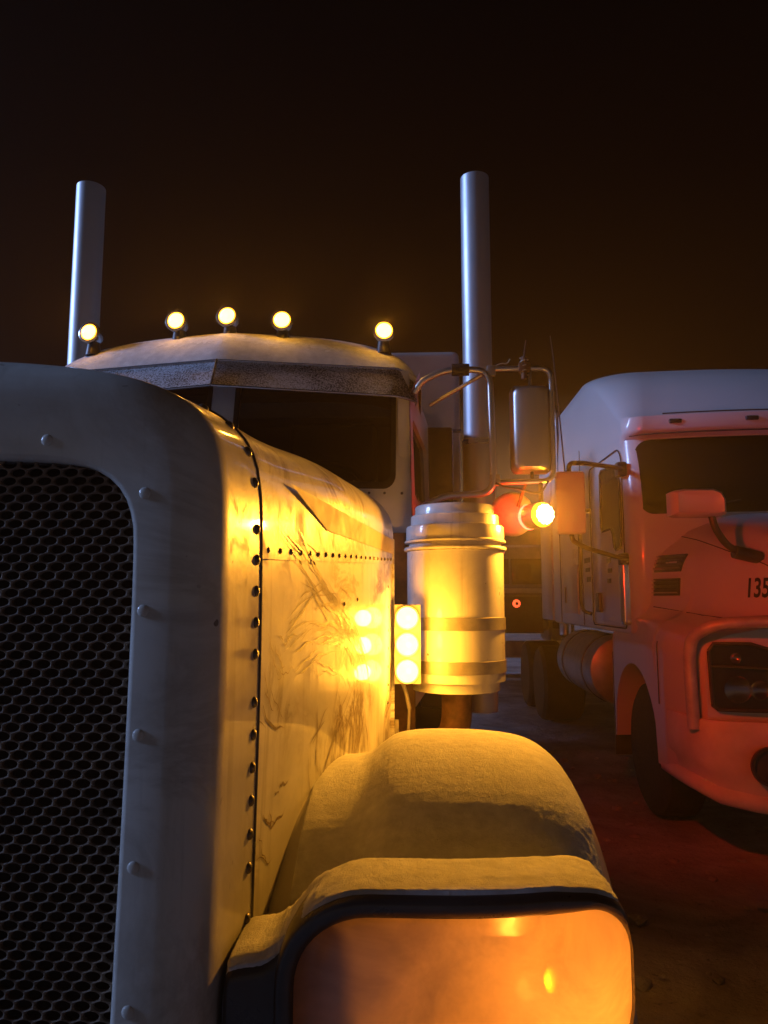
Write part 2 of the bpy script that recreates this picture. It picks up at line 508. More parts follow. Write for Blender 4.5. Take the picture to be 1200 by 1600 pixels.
# ---- grille shell
def resample(ol, n):
    L = [0]
    for a, b in zip(ol, ol[1:]): L.append(L[-1] + math.hypot(b[0] - a[0], b[1] - a[1]))
    out = []; j = 0
    for k in range(n):
        s = L[-1] * k / (n - 1)
        while j < len(L) - 2 and L[j + 1] < s: j += 1
        t = (s - L[j]) / max(1e-9, L[j + 1] - L[j])
        out.append((ol[j][0] + (ol[j + 1][0] - ol[j][0]) * t, ol[j][1] + (ol[j + 1][1] - ol[j][1]) * t))
    return out
half_out = [(p.x, p.y) for p in smooth_curve([(0, 2.030, 0), (.16, 2.026, 0), (.27, 2.018, 0), (.35, 2.007, 0), (.42, 1.990, 0), (.475, 1.966, 0), (.515, 1.935, 0), (.54, 1.895, 0), (.551, 1.84, 0), (.555, 1.76, 0), (.556, 1.5, 0), (.552, 1.2, 0), (.545, .75, 0), (.535, .70, 0), (.45, .68, 0), (0, .68, 0)], 90)]
half_in = [(p.x, p.y) for p in smooth_curve([(0, 1.860, 0), (.2, 1.858, 0), (.31, 1.853, 0), (.365, 1.842, 0), (.402, 1.818, 0), (.423, 1.780, 0), (.430, 1.72, 0), (.430, 1.5, 0), (.426, 1.2, 0), (.418, .84, 0), (.40, .80, 0), (.3, .79, 0), (0, .79, 0)], 90)]
def full(h): return h + [(-x, z) for x, z in h[-2:0:-1]]
def offset(h, d):
    out = []
    for i, (x, z) in enumerate(h):
        a = h[max(i - 1, 0)]; b = h[min(i + 1, len(h) - 1)]
        tx, tz = b[0] - a[0], b[1] - a[1]; l = math.hypot(tx, tz) or 1
        nx_, nz_ = -tz / l, tx / l                      # outward
        out.append((x + nx_ * d if 0 < i < len(h) - 1 else 0.0, z + nz_ * d))
    return out
def ring_at(h, y): return [Vector((x, y, z)) for x, z in full(h)]
sh = [ring_at(half_in, .045), ring_at(half_in, .006), ring_at(offset(half_in, .004), .001), ring_at(offset(half_in, .009), 0)]
for ins, y in ((.072, .0), (.060, .0005), (.050, .003), (.036, .007), (.026, .0135), (.016, .023), (.008, .035), (.002, .050), (0, .068)):
    sh.append(ring_at(offset(half_out, -ins), y))
sh.append(ring_at(offset(half_out, .003), .10)); sh.append(ring_at(offset(half_out, .0095), .16)); sh.append(ring_at(offset(half_out, .016), .218)); sh.append(ring_at(offset(half_out, .002), .220))
shell = loft('grille_shell', sh, 'shell', T, True, smooth=50)
bolt_me = dome_mesh('bolt', .0095, .0065, 'bolt', 12)
rivet_me = dome_mesh('rivet', .0062, .0045, 'bolt', 8)
qf = Vector((0, -1, 0)).to_track_quat('Z', 'Y')
pl = []
for z in (1.805, 1.635, 1.462, 1.285, 1.10, .93):
    for s in (-1, 1): pl.append((Vector((s * (.450 if z < 1.8 else .446), 0, z)), qf))
for s in (-1, 1): pl.append((Vector((s * .296, 0, 1.885)), qf))
fb_me = dome_mesh('shell_bolt', .0090, .0030, 'shell', 12)
copies('bolt', fb_me, pl, shell)
# bolts along the seam
pl = []
so_ = offset(half_out, .0135)
L = [0]
for a, b in zip(so_, so_[1:]): L.append(L[-1] + math.hypot(b[0] - a[0], b[1] - a[1]))
s = .50
while s < 1.45:
    j = max(i for i in range(len(L)) if L[i] <= s); a, b = so_[j], so_[j + 1]
    tx, tz = b[0] - a[0], b[1] - a[1]; l = math.hypot(tx, tz)
    n_ = Vector((-tz / l, 0, tx / l))
    pl.append((Vector((a[0], .196, a[1])), n_.to_track_quat('Z', 'Y')))
    s += .0575
copies('bolt', bolt_me, pl, shell)

# ---- honeycomb grille: one pressed sheet
V = []; F = []
p_, q_ = .0268, .0128; NS = 12
r_i = 0; z = .79
while z < 1.87:
    x = -.452 + (p_ / 2 if r_i % 2 else 0)
    while x < .452:
        b0 = len(V)
        hexv = [(0, 2 * q_ / 3), (p_ / 2, q_ / 3), (p_ / 2, -q_ / 3), (0, -2 * q_ / 3), (-p_ / 2, -q_ / 3), (-p_ / 2, q_ / 3)]
        for k in range(6):
            a, b = hexv[k], hexv[(k + 1) % 6]
            V.append((x + a[0], .016, z + a[1])); V.append((x + (a[0] + b[0]) / 2, .016, z + (a[1] + b[1]) / 2))
        for k in range(NS):
            t = PI / 2 - 2 * PI * k / NS
            V.append((x + .0117 * math.cos(t), .0175, z + .0064 * math.sin(t)))
        for k in range(NS):
            t = PI / 2 - 2 * PI * k / NS
            V.append((x + .0114 * math.cos(t), .023, z + .0062 * math.sin(t)))
        for k in range(NS):
            k2 = (k + 1) % NS
            F.append((b0 + k, b0 + k2, b0 + NS + k2, b0 + NS + k)); F.append((b0 + NS + k, b0 + NS + k2, b0 + 2 * NS + k2, b0 + 2 * NS + k))
        x += p_
    z += q_; r_i += 1
me = bpy.data.meshes.new('grille'); me.from_pydata(V, [], F); me.materials.append(MT['grille'])
link(bpy.data.objects.new('grille', me), T)
box('radiator', -.46, .46, .11, .13, .76, 1.89, 'radiator', T, .002)
box('engine_shade_block', -.42, .42, .30, 2.05, .42, 1.62, 'rust', T, .03)  # unseen solid added so low sun cannot pass under the hood
box('underbody_shade_block', -.58, .58, 2.10, 5.8, .40, 1.04, 'rust', T, .02)  # unseen solid added to block low sun beneath cab and sleeper

# ---- hood
def hood_dims(y):
    t = (y - .222) / (1.80 - .222)
    return (.570 + t * (.752 - .570), 1.885 + .005 * t, 2.046 + (2.165 - 2.046) * t, 2.75 - .25 * t)
def rivet_z(y): return 1.735 + (y - .17) / 1.6 * .068
NY, NU = 60, 60
def cut_above(h, z0):
    out = []
    for (x, z), (x2, z2) in zip(h, h[1:]):
        out.append((x, z))
        if z2 < z0:
            t = (z - z0) / (z - z2); out.append((x + (x2 - x) * t, z0)); break
    return out[::-1]
seam_o = offset(half_out, .0165)
def hood_half(y):
    hw, zs, zt, ex = hood_dims(y); zr = rivet_z(y) - .016
    pts = [(hw, zr + (zs - zr) * k / 12) for k in range(12)]
    for k in range(61):
        a = k / 60 * PI / 2; pts.append((hw * math.cos(a) ** (2 / ex) if k < 60 else 0.0, zs + (zt - zs) * math.sin(a) ** (2 / ex)))
    A_ = resample(pts, NU + 1); B_ = resample(cut_above(seam_o, zr), NU + 1)
    w_ = max(0, 1 - (y - .223) / .8); w_ = w_ * w_ * (3 - 2 * w_)
    grow = (hw - .570) * .9
    return [Vector((a[0] * (1 - w_) + (b[0] + grow * b[0] / .57) * w_, y, a[1] * (1 - w_) + b[1] * w_)) for a, b in zip(A_, B_)]
rows = []
for i in range(NY + 1):
    y = .223 + (1.80 - .223) * i / NY
    half = hood_half(y)
    rows.append(half + [Vector((-p.x, p.y, p.z)) for p in half[-2::-1]])
inner = [[p + Vector((-.012 if p.x > 0 else .012, 0, -.012)) for p in rows[-1]]]
hood = loft('hood', rows + inner, 'hood', T, False, smooth=60)
# rivet rows and lap edge
pl = []
for sgn in (1, -1):
    y = .262
    while y < 1.78:
        hw = hood_dims(y)[0]; n_ = Vector((sgn, -.115, 0)).normalized()
        pl.append((Vector((sgn * hw, y, rivet_z(y))), n_.to_track_quat('Z', 'Y'))); y += .0735
copies('rivet', rivet_me, pl, hood)
for sgn in (1, -1):
    # tan paint stripe, pointed at the front
    up_, lo_ = [], []
    N = 40
    for i in range(N + 1):
        y = .40 + (1.797 - .40) * i / N; hw = hood_dims(y)[0] + .0016
        k = min(1, i / 9)
        up_.append(Vector((sgn * hw, y, 1.881))); lo_.append(Vector((sgn * hw, y, 1.881 - k * (1.881 - (1.814 + .012 * i / N)))))
    o = loft('paint_stripe', [up_, lo_], 'stripe', hood, False); o['label'] = 'tan pointed paint stripe along the upper hood side'
    # lower side panel
    rows = []
    for i in range(61):
        y = .223 + (1.80 - .223) * i / 60; hw = hood_dims(y)[0] - .004; zt = rivet_z(y) + .002
        rows.append([Vector((sgn * (hw - (.010 * math.sin(min(1, max(0, (k - 14) / 26)) * PI / 2))), y, zt + (.80 - zt) * k / 40)) for k in range(41)])
    rows.append([p - Vector((sgn * .02, 0, 0)) for p in rows[-1]])
    sp = loft('side_panel', rows, 'panel', T, False, smooth=60)
    box('seam_strip', *sorted((sgn * .724, sgn * .7565)), 1.796, 1.812, 1.02, 1.885, 'panel', sp, .003)
    pl = []
    for z in (1.70, 1.625, 1.54, 1.475, 1.41, 1.345, 1.28):
        hw = hood_dims(1.68)[0] - .004; pl.append((Vector((sgn * hw, 1.70, z)), Vector((sgn, 0, 0)).to_track_quat('Z', 'Y')))
    for y, z in ((.93, 1.640), (1.11, 1.652)):
        hw = hood_dims(y)[0] - .004; pl.append((Vector((sgn * hw, y, z)), Vector((sgn, 0, 0)).to_track_quat('Z', 'Y')))
    copies('rivet', rivet_me, pl, sp)
# meltwater streaks fanning over the visible side panel
random.seed(21)
V = []; F = []
guides = [([(.30, 1.80), (.62, 1.69), (.95, 1.575), (1.18, 1.46), (1.32, 1.33), (1.36, 1.20)], 34, .030),
          ([(.34, 1.575), (.62, 1.622), (.92, 1.600), (1.15, 1.53), (1.30, 1.42)], 22, .030),
          ([(.36, 1.50), (.66, 1.560), (.93, 1.545), (1.12, 1.46)], 16, .030),
          ([(.40, 1.20), (.70, 1.31), (.95, 1.43), (1.10, 1.52)], 8, .06),
          ([(.62, 1.42), (.66, 1.25), (.74, 1.08)], 6, .05), ([(1.10, 1.50), (1.22, 1.30), (1.30, 1.10)], 8, .04),
          ([(.27, 1.60), (.34, 1.50), (.44, 1.46)], 14, .07), ([(.26, 1.30), (.33, 1.22), (.42, 1.20)], 10, .08)]
for pts, cnt, spread in guides:
    base = smooth_curve([(y, z, 0) for y, z in pts], 60)
    for _ in range(cnt):
        i0 = random.randint(0, 38); i1 = min(59, i0 + random.randint(8, 30)); off = random.gauss(0, spread); ph = random.random() * 50
        wd = random.uniform(.0008, .0034); drift = random.gauss(0, .0012); row = []
        for i in range(i0, i1):
            p = base[i]; t = (base[min(i + 1, 59)] - base[max(i - 1, 0)]).normalized(); nn = Vector((-t.y, t.x, 0))
            q = p + nn * (off + drift * (i - i0) + .012 * noise.noise(Vector((i * .16, ph, off * 20)))); k = (i - i0) / max(1, i1 - i0 - 1)
            hwid = wd * (math.sin(PI * min(.98, max(.02, k))) ** .7) * (.6 + .7 * random.random()); row.append((q, nn, hwid))
        b0 = len(V)
        for q, nn, hwid in row:
            for sg in (-1, 1):
                y = q.x + nn.x * hwid * sg; z = q.y + nn.y * hwid * sg
                kk = max(0, (rivet_z(y) - z) / (rivet_z(y) - .80)) * 40
                V.append((hood_dims(y)[0] - .004 - .010 * math.sin(min(1, max(0, (kk - 14) / 26)) * PI / 2) + .0012 + (.0045 if z > rivet_z(y) - .02 else 0), y, z))
        F += [(b0 + 2 * i, b0 + 2 * i + 1, b0 + 2 * i + 3, b0 + 2 * i + 2) for i in range(len(row) - 1)]
ms = mk('melt_streaks', V, F, 'streak', hood, 0); ms['kind'] = 'stuff'
# seam bead between shell and hood
bead = [Vector((x, .2205, z)) for x, z in offset(half_out, .016)]
tube('seam_bead', bead, .0035, 'dkplastic', hood, 8, 0)
tube('seam_bead', [Vector((-p.x, p.y, p.z)) for p in bead], .0035, 'dkplastic', hood, 8, 0)

# ---- fenders
arch = smooth_curve([(0, .19, .70), (0, .215, .85), (0, .262, .985), (0, .33, 1.092), (0, .41, 1.150), (0, .51, 1.205), (0, .65, 1.240), (0, .82, 1.250), (0, 1.0, 1.233), (0, 1.2, 1.18), (0, 1.38, 1.05), (0, 1.50, .88), (0, 1.56, .70)], 72)
cross = smooth_curve([(.52, 0, 0), (.62, 0, .0), (.69, 0, .004), (.725, 0, .014), (.755, 0, .036), (.79, 0, .058), (.85, 0, .068), (.93, 0, .070), (1.02, 0, .067), (1.09, 0, .058), (1.14, 0, .040), (1.18, 0, .006), (1.205, 0, -.042), (1.217, 0, -.10), (1.217, 0, -.15)], 60)
def fender(sgn):
    rings = []
    for i, c in enumerate(arch):
        t = (arch[min(i + 1, 71)] - arch[max(i - 1, 0)]).normalized(); n_ = Vector((0, -t.z, t.y))
        rings.append([Vector((sgn * q.x, c.y, c.z)) + n_ * q.z for q in cross])
    back = [[p for p in r_] for r_ in rings]
    V, F = rings_mesh(rings, False)
    return mk('fender', V, F, 'fender', T, 60)
fr = fender(1); fender(-1)

# ---- wheels of the near truck
def wheel(x, y, z, rad, wid, parent, side):
    t = lathe('tyre', [(rad * .55, -wid / 2), (rad * .9, -wid / 2), (rad * .985, -wid * .42), (rad, -wid * .3), (rad, wid * .3), (rad * .985, wid * .42), (rad * .9, wid / 2), (rad * .55, wid / 2)], (x, y, z), (1, 0, 0), 'tyre', parent, 40)
    lathe('rim', [(rad * .56, 0), (rad * .55, side * wid * .42), (rad * .50, side * wid * .40), (rad * .42, side * wid * .1), (rad * .2, side * wid * .05), (rad * .18, side * wid * .35), (.01, side * wid * .36)], (x, y, z), (1, 0, 0), 'rim', t, 32)
    return t
for s in (1, -1): wheel(s * 1.02, .86, .50, .50, .28, T, s)
for s in (1, -1): wheel(s * .98, 6.2, .50, .50, .5, T, s)
# front bumper
rings = []
for x, y in ((-1.22, .25), (-1.2, .0), (-1.12, -.07), (-.9, -.1), (0, -.11), (.9, -.1), (1.12, -.07), (1.2, .0), (1.22, .25)):
    rings.append([Vector((x, y, .30)), Vector((x, y - .008, .34)), Vector((x, y - .008, .64)), Vector((x, y, .68)), Vector((x * .97, y + .04, .68)), Vector((x * .97, y + .04, .30))])
loft('bumper', rings, 'chrome', T, True, True, True)
for s in (1, -1): box('frame_rail', *sorted((s * .38, s * .48)), .3, 8.2, .62, .86, 'rust', T, .005)

# ---- headlight pod
def pod_base(x): return .030 + .085 * max(0, (x - .84) / .335) ** 2.4 + .03 * max(0, (.74 - x) / .09) ** 2
pol = dense(rrect(.664, 1.148, .975, 1.213, (.105, .066, .11, .07), 10), .012)
pcx = sum(p[0] for p in pol) / len(pol); pcz = sum(p[1] for p in pol) / len(pol)
def exp_ol(d):
    out = []; n = len(pol)
    for i in range(n):
        a, b = pol[i - 1], pol[(i + 1) % n]; tx, tz = b[0] - a[0], b[1] - a[1]; l = math.hypot(tx, tz)
        out.append((pol[i][0] - tz / l * d, pol[i][1] + tx / l * d))
    return out
def pw(x, z):      # the lip is deep along the top and the inner end, thin at the outer end and below
    cl_ = lambda v: max(0, min(1, v))
    right = cl_((x - 1.03) / .07); low = cl_((z - 1.15) / .055); low = low * low * (3 - 2 * low)
    left = cl_((.82 - x) / .1)
    return max(.04, (1 - right * (1 - low)) * max(left, low) * (1 - .35 * right))
def pr(d, dy, zz=0):
    if d <= 0: return [Vector((x, pod_base(min(x, 1.175)) + dy, z + zz)) for x, z in exp_ol(d)]
    E_ = exp_ol(d)
    return [Vector((p[0] + (e_[0] - p[0]) * pw(*p), pod_base(min(p[0], 1.175)) + dy, p[1] + (e_[1] - p[1]) * pw(*p))) for p, e_ in zip(pol, E_)]
rings = [pr(-.004, .012), pr(0, .002), pr(.008, -.004), pr(.019, -.007), pr(.025, -.003), pr(.028, .008), pr(.030, .03), pr(.031, .06), pr(.029, .10), pr(.025, .15), pr(.006, .20), pr(-.025, .25), pr(-.06, .28)]
pod = loft('headlight_pod', rings, 'pod', T, True, False, True, smooth=60)
pod['label'] = 'dark chrome headlight pod with a snow topped lip'
def lsurf(a, b, s): return Vector((a, pod_base(a) + .004 - .042 * (1 - s ** 2.6), b))
patch('headlight_lens', pol, lsurf, 'podlens', pod, (1, .97, .93, .87, .79, .69, .57, .43, .28, .14))['label'] = 'weathered lens glowing orange at its outer end'
# reflector chamber behind the lens, with the round lamp bowl and the turn lamp chamber
rings = [[Vector((x, pod_base(x) + .014 + dy, z)) for x, z in exp_ol(d)] for d, dy in ((-.004, 0), (-.008, .05), (-.018, .12), (-.045, .19))]
loft('reflector', rings, 'bowl', pod, True, False, True)
lathe('lamp_bowl', [(.088, -.022), (.085, 0), (.075, .03), (.05, .06), (.02, .075)], (.775, .085, 1.085), (0, 1, 0), 'bowl', pod, 36, capa=False)
lathe('lamp_bowl', [(.014, .0), (.020, .03), (.016, .06)], (.775, .07, 1.085), (0, 1, 0), 'chrome', pod, 20)
lathe('bulb', [(.006, -.012), (.011, 0), (.011, .01), (.005, .022)], (1.042, .165, 1.07), (0, 0, 1), 'amber_dim', pod, 14)
point_light('turn_bulb_light', (1.030, .150, 1.075), 2.0, (1.0, .35, .045), pod, .02)
# bracket joining the pod to the shell
ol = [(p.x, p.y) for p in smooth_curve([(.560, 1.105, 0), (.565, 1.128, 0), (.588, 1.136, 0), (.612, 1.139, 0), (.632, 1.149, 0), (.655, 1.172, 0), (.680, 1.200, 0), (.705, 1.221, 0), (.735, 1.233, 0)], 26)]
topz = ol
secs = []
for x, z in topz:
    bk = .235 - .070 * max(0, (x - .655) / .08) ** 1.5
    secs.append([Vector((x, .075, .70)), Vector((x, .070, z - .030)), Vector((x, .074, z - .012)), Vector((x, .086, z - .002)), Vector((x, .105, z)), Vector((x, bk - .03, z + .002)), Vector((x, bk - .005, z - .012)), Vector((x, bk, .70))])
arm = loft('headlight_bracket', secs, 'pod', pod, True, True, True, smooth=50)

# ---- cab
def ws(a, z, sgn=1):          # windscreen plane of one half: a 0..1 from centre to side
    return Vector((sgn * .822 * a, 1.985 + .115 * a + .22 * (z - 2.13), z))
cab = box('cab', -.80, .80, 2.13, 3.16, 1.02, 2.06, 'cabw', T, .02)
box('cab_rear_wall', -.86, .86, 3.12, 3.165, 2.05, 2.70, 'cabw', cab, .01)
box('dashboard', -.74, .74, 2.16, 2.42, 2.05, 2.12, 'interior', cab, .02)
for s in (1, -1):
    st = box('seat', *sorted((s * .18, s * .64)), 2.72, 2.86, 2.0, 2.58, 'interior', cab, .05, 3)
tube('steering_wheel', [Vector((.40 + .2 * math.cos(2 * PI * k / 24), 2.45 + .06 * math.sin(2 * PI * k / 24), 2.15 + .17 * math.sin(2 * PI * k / 24))) for k in range(25)], .014, 'black', cab, 8, 0)
for sgn in (1, -1):
    outer = rrect(0.0, 1.0, 1.90, 2.70, .002, 6)
    inner_ = rrect(.075, .905, 2.140, 2.640, .055, 6)
    surf = lambda a, b, s=1: ws(a, b, sgn)
    fm = frame('windscreen_frame', outer, inner_, surf, Vector((0, .045, 0)), 'cabw', cab)
    gk = frame('gasket', rrect(.062, .918, 2.124, 2.654, .065, 6), rrect(.088, .893, 2.156, 2.628, .050, 6), lambda a, b, s=1: ws(a, b, sgn) + Vector((0, -.006, 0)), Vector((0, .02, 0)), 'gasket', fm)
    patch('windscreen', rrect(.075, .905, 2.140, 2.640, .055, 6), lambda a, b, s: ws(a, b, sgn) + Vector((0, .018, 0)), 'glass', cab, smooth=0)
    pl = [(ws(a, 2.105, sgn) + Vector((0, -.001, 0)), qf) for a in (.78, .86, .95)]
    copies('bolt', rivet_me, pl, fm)
    # door with its window
    def ds(y, z, sgn=sgn):
        k = (y - 2.13) / (3.16 - 2.13)
        return Vector((sgn * (.832 + .10 * k - .03 * max(0, z - 2.0)), y, z))
    dm = frame('door', rrect(2.125, 3.16, 1.20, 2.66, .004, 6), rrect(2.22, 2.98, 1.98, 2.47, (.06, .05, .04, .04), 6), ds, Vector((-sgn * .05, 0, 0)), 'cabw', T)
    patch('door_window', rrect(2.22, 2.98, 1.98, 2.47, (.06, .05, .04, .04), 6), lambda a, b, s: ds(a, b) + Vector((-sgn * .018, 0, 0)), 'glass', dm, smooth=0)
    patch('pillar_trim', rrect(2.105, 2.128, 1.55, 2.64, .004, 3), lambda a, b, s: Vector((sgn * (.826 - .02 * max(0, b - 2.0)), a, b)), 'seam', dm)
    tube('door_handle', [ds(3.02, 1.62) + Vector((sgn * .0, 0, 0)), ds(3.02, 1.62) + Vector((sgn * .04, 0, 0)), ds(2.88, 1.62) + Vector((sgn * .04, 0, 0)), ds(2.88, 1.62)], .01, 'chrome', dm, 8, .02)
    # step and battery box below the door
    box('step_box', *sorted((sgn * .60, sgn * .98)), 2.32, 3.2, .45, .92, 'rust', T, .02)
    box('cowl_panel', *sorted((sgn * .70, sgn * .835)), 2.02, 2.13, .95, 1.93, 'rust', T, .008)
# roof
def roof_z(x):
    q = min(1, abs(x) / .868)
    return 2.60 + .264 * max(0, 1 - q ** 4.2) ** .45
rows = []
NX = 64
for i in range(41):
    v = i / 40
    row = []
    for k in range(NX + 1):
        x = .868 * math.sin((k / NX * 2 - 1) * PI / 2)
        yf = 1.955 + .165 * min(1, abs(x) / .82) + .04 * max(0, (abs(x) - .7) / .168) ** 2
        y = yf + (3.20 - yf) * v ** 1.6
        e_ = min(1, (y - yf) / .27); rise = 1 - (1 - e_) ** 2.2
        z0 = 2.668 - .07 * max(0, (abs(x) - .76) / .108) ** 2
        zt = roof_z(x) - .05 * max(0, (v - .75) / .25) ** 2
        row.append(Vector((x, y, z0 + (max(zt, z0) - z0) * rise)))
    rows.append(row)
lip = [[p + Vector((0, .012, -.020)) for p in rows[0]]]
roof = loft('cab_roof', lip + rows, 'roofw', T, False, smooth=50)
for sgn in (1, -1):   # roof sides down to the doors
    r0 = []; r1 = []
    for i in range(20):
        y = 2.12 + 1.06 * i / 19; r0.append(Vector((sgn * .862, y, 2.655))); r1.append(Vector((sgn * (.815 + .09 * i / 19), y, 2.55)))
    loft('roof_side', [r0, r1], 'cabw', roof, False)
# drop visor: two frosted halves
for sgn in (1, -1):
    rows = []
    for i in range(31):
        a = i / 30; x = .838 * a
        bend = max(0, (a - .90) / .10)
        y0 = 1.945 + .165 * min(1, x / .82) + .05 * bend ** 2
        zb = 2.530 - .014 * a; zt = 2.664 - .03 * bend ** 2
        rows.append([Vector((sgn * x, y0 + .018 - .085 * (1 - t) ** 1.2 + .02 * bend, zb + (zt - zb) * t)) for t in (0, .06, .2, .4, .6, .8, 1)])
    end = [p + Vector((sgn * .0, .10, 0)) for p in rows[-1]]
    rows.append([p + Vector((sgn * .012, .03, 0)) for p in rows[-1]]); rows.append(end)
    vs = loft('sun_visor', rows, 'visor', T, False, smooth=50)
    tube('visor_edge', [r_[0] for r_ in rows[:-2]], .006, 'chrome', vs, 8, 0)
    tube('visor_edge', [r_[-1] + Vector((0, -.004, 0)) for r_ in rows[:-2]], .004, 'chrome', vs, 8, 0)
tube('visor_rib', [(0, 1.876, 2.530), (0, 1.955, 2.664)], .006, 'chrome', T, 8, 0)

# ---- roof marker lights
def marker(x, y, z, yaw, tilt):
    d = Vector((math.sin(yaw) * math.cos(tilt), -math.cos(yaw) * math.cos(tilt), math.sin(tilt)))
    c = Vector((x, y, z))
    h = lathe('marker_light', [(.006, .085), (.024, .072), (.040, .044), (.048, .012), (.050, 0), (.051, -.008), (.046, -.010)], c, -d, 'chrome', T, 28)
    lathe('lens', [(.0365, -.004), (.036, .008), (.031, .018), (.020, .026), (.003, .029)], c, d, 'amber_on', h, 28)
    lathe('lens_rim', [(.0355, .000), (.0485, .001), (.0470, .008), (.0355, .011)], c, d, 'amber_dim', h, 28, capa=False, capb=False)
    tube('pedestal', [c - d * .035 + Vector((0, 0, -.015)), c - d * .035 + Vector((0, 0, -.095))], .024, 'dkplastic', h, 12, 0, r1=.036)
    point_light('marker_glow', c + d * .045, 7.5, AMBER, h, .02, 'SPOT', d + Vector((0, 0, .10)), 100, 1.0)
    point_light('marker_spill', c + d * .05, .45, AMBER, h, .02)
marker(-.650, 2.16, 2.868, R(-8), R(4)); marker(-.238, 2.13, 2.905, R(-6), R(4)); marker(.0, 2.11, 2.915, R(-5), R(4))
marker(.243, 2.13, 2.900, R(3), R(4)); marker(.700, 2.18, 2.862, R(4), R(2))

# ---- sleeper, stacks, added shade box
sl_ = box('sleeper', -1.12, 1.12, 3.47, 5.90, 1.05, 3.215, 'cabw', T, .05, 4)
box('trim_strip', -1.125, 1.125, 3.455, 3.472, 2.685, 2.705, 'dkplastic', sl_, .004)
box('side_fairing', .86, 1.06, 3.20, 3.465, 1.05, 2.66, 'dkplastic', sl_, .02)
for s in (1, -1):
    x = s * 1.216
    st = lathe('exhaust_stack', [(.086, 1.02), (.088, 1.03), (.088, 4.245), (.0875, 4.258), (.082, 4.260), (.081, 4.24), (.081, 3.6)], (x, 3.3, 0), (0, 0, 1), 'stack', T, 48, capb=False)
    lathe('heat_shield', [(.090, 1.3), (.0965, 1.302), (.0965, 2.60), (.090, 2.602)], (x, 3.3, 0), (0, 0, 1), 'brushed', st, 40, capa=False, capb=False)
    lathe('clamp', [(.0975, 2.56), (.100, 2.562), (.100, 2.59), (.0975, 2.592)], (x, 3.3, 0), (0, 0, 1), 'chrome', st, 40, capa=False, capb=False)
    box('stack_mount', *sorted((s * .95, s * 1.14)), 3.27, 3.33, 1.9, 1.96, 'dkplastic', st, .005)

box('unseen_shade_box', -1.26, 1.26, 5.95, 15.0, 1.15, 3.50, 'cabw', T, .03)  # hidden box added behind the sleeper to shade the second truck

# ---- air cleaner canister
AX, AY = .998, 1.955
AR = .194
ac = lathe('air_cleaner', [(.168, 1.298), (.172, 1.300), (.172, 1.335), (AR, 1.338), (AR, 1.50), (AR, 1.70), (AR, 1.842), (.188, 1.846)], (AX, AY, 0), (0, 0, 1), 'canister', T, 64)
lathe('flange', [(.190, 1.845), (.205, 1.847), (.207, 1.853), (.205, 1.859), (.190, 1.861)], (AX, AY, 0), (0, 0, 1), 'canister', ac, 64, capa=False, capb=False)
lathe('lid', [(.186, 1.860), (.186, 1.876), (.204, 1.878), (.2045, 1.884), (.198, 1.890), (.197, 1.938), (.194, 1.944), (.176, 1.947)], (AX, AY, 0), (0, 0, 1), 'canister', ac, 64)
lathe('rain_cap', [(.178, 1.946), (.178, 1.984), (.175, 1.988), (.161, 1.990), (.1605, 1.993), (.1605, 2.022), (.157, 2.027), (.08, 2.030), (.01, 2.031)], (AX, AY, 0), (0, 0, 1), 'canister', ac, 64)
for z0, z1 in ((1.535, 1.584), (1.372, 1.420)):
    lathe('strap', [(AR + .0005, z0), (AR + .004, z0 + .001), (AR + .0035, (z0 + z1) / 2), (AR + .004, z1 - .001), (AR + .0005, z1)], (AX, AY, 0), (0, 0, 1), 'strap', ac, 64, capa=False, capb=False)
tube('intake_pipe', [(AX, AY, 1.32), (AX, AY, 1.12), (AX - .15, AY + .2, 1.0), (AX - .4, AY + .25, .98)], .06, 'rust', ac, 16, .1)
# the hanging bracket at the hood's rear corner
tube('bracket', [(.765, 1.82, 1.40), (.800, 1.83, 1.30), (.812, 1.83, 1.24)], .008, 'strap', ac, 8, .02)
tube('bracket', [(.812, 1.83, 1.24), (.806, 1.83, 1.12), (.80, 1.83, 1.02)], .006, 'strap', ac, 8, .0)
box('bracket', .748, .772, 1.822, 1.84, 1.08, 1.20, 'strap', ac, .003)

# ---- light bar with three lamps
lb = box('light_bar', .758, .856, 1.730, 1.752, 1.343, 1.634, 'strap', T, .003)
lb['label'] = 'upright panel of three blazing amber lamps beside the air cleaner'
for z in (1.585, 1.487, 1.389):
    c = Vector((.8055, 1.730, z))
    lathe('bezel', [(.0405, .0), (.0435, .001), (.044, .010), (.0405, .012)], c, (0, -1, 0), 'canister', lb, 36, capa=False, capb=False)
    lathe('lens', [(.0395, .000), (.039, .010), (.033, .020), (.018, .026), (.003, .028)], c, (0, -1, 0), 'amber_on', lb, 36)
    point_light('bar_lamp_light', c + Vector((.012, -.080, 0)), 5.0, AMBER, lb, .03)

# ---- mirror bracket and mirrors
mbk = tube('mirror_bracket', [(.838, 2.12, 2.555), (.865, 2.10, 2.600), (.965, 2.09, 2.648), (1.165, 2.09, 2.648), (1.175, 2.09, 2.10), (.96, 2.09, 2.095), (.855, 2.09, 2.04), (.842, 2.12, 1.98)], .0145, 'brushed', T, 14, .075)
tube('clamp', [(1.00, 2.09, 2.648), (1.075, 2.09, 2.648)], .027, 'black', mbk, 14, 0)
tube('strut', [(.905, 2.20, 2.52), (1.145, 2.10, 2.635)], .0085, 'brushed', mbk, 8, 0)
tube('crossbar', [(1.16, 2.09, 2.650), (1.428, 2.09, 2.650), (1.428, 2.09, 2.155), (1.17, 2.09, 2.150)], .0115, 'brushed', mbk, 12, .05)
box('clamp', 1.152, 1.19, 2.078, 2.104, 2.618, 2.665, 'strap', mbk, .006)
box('clamp', 1.158, 1.20, 2.078, 2.104, 2.135, 2.185, 'strap', mbk, .006)
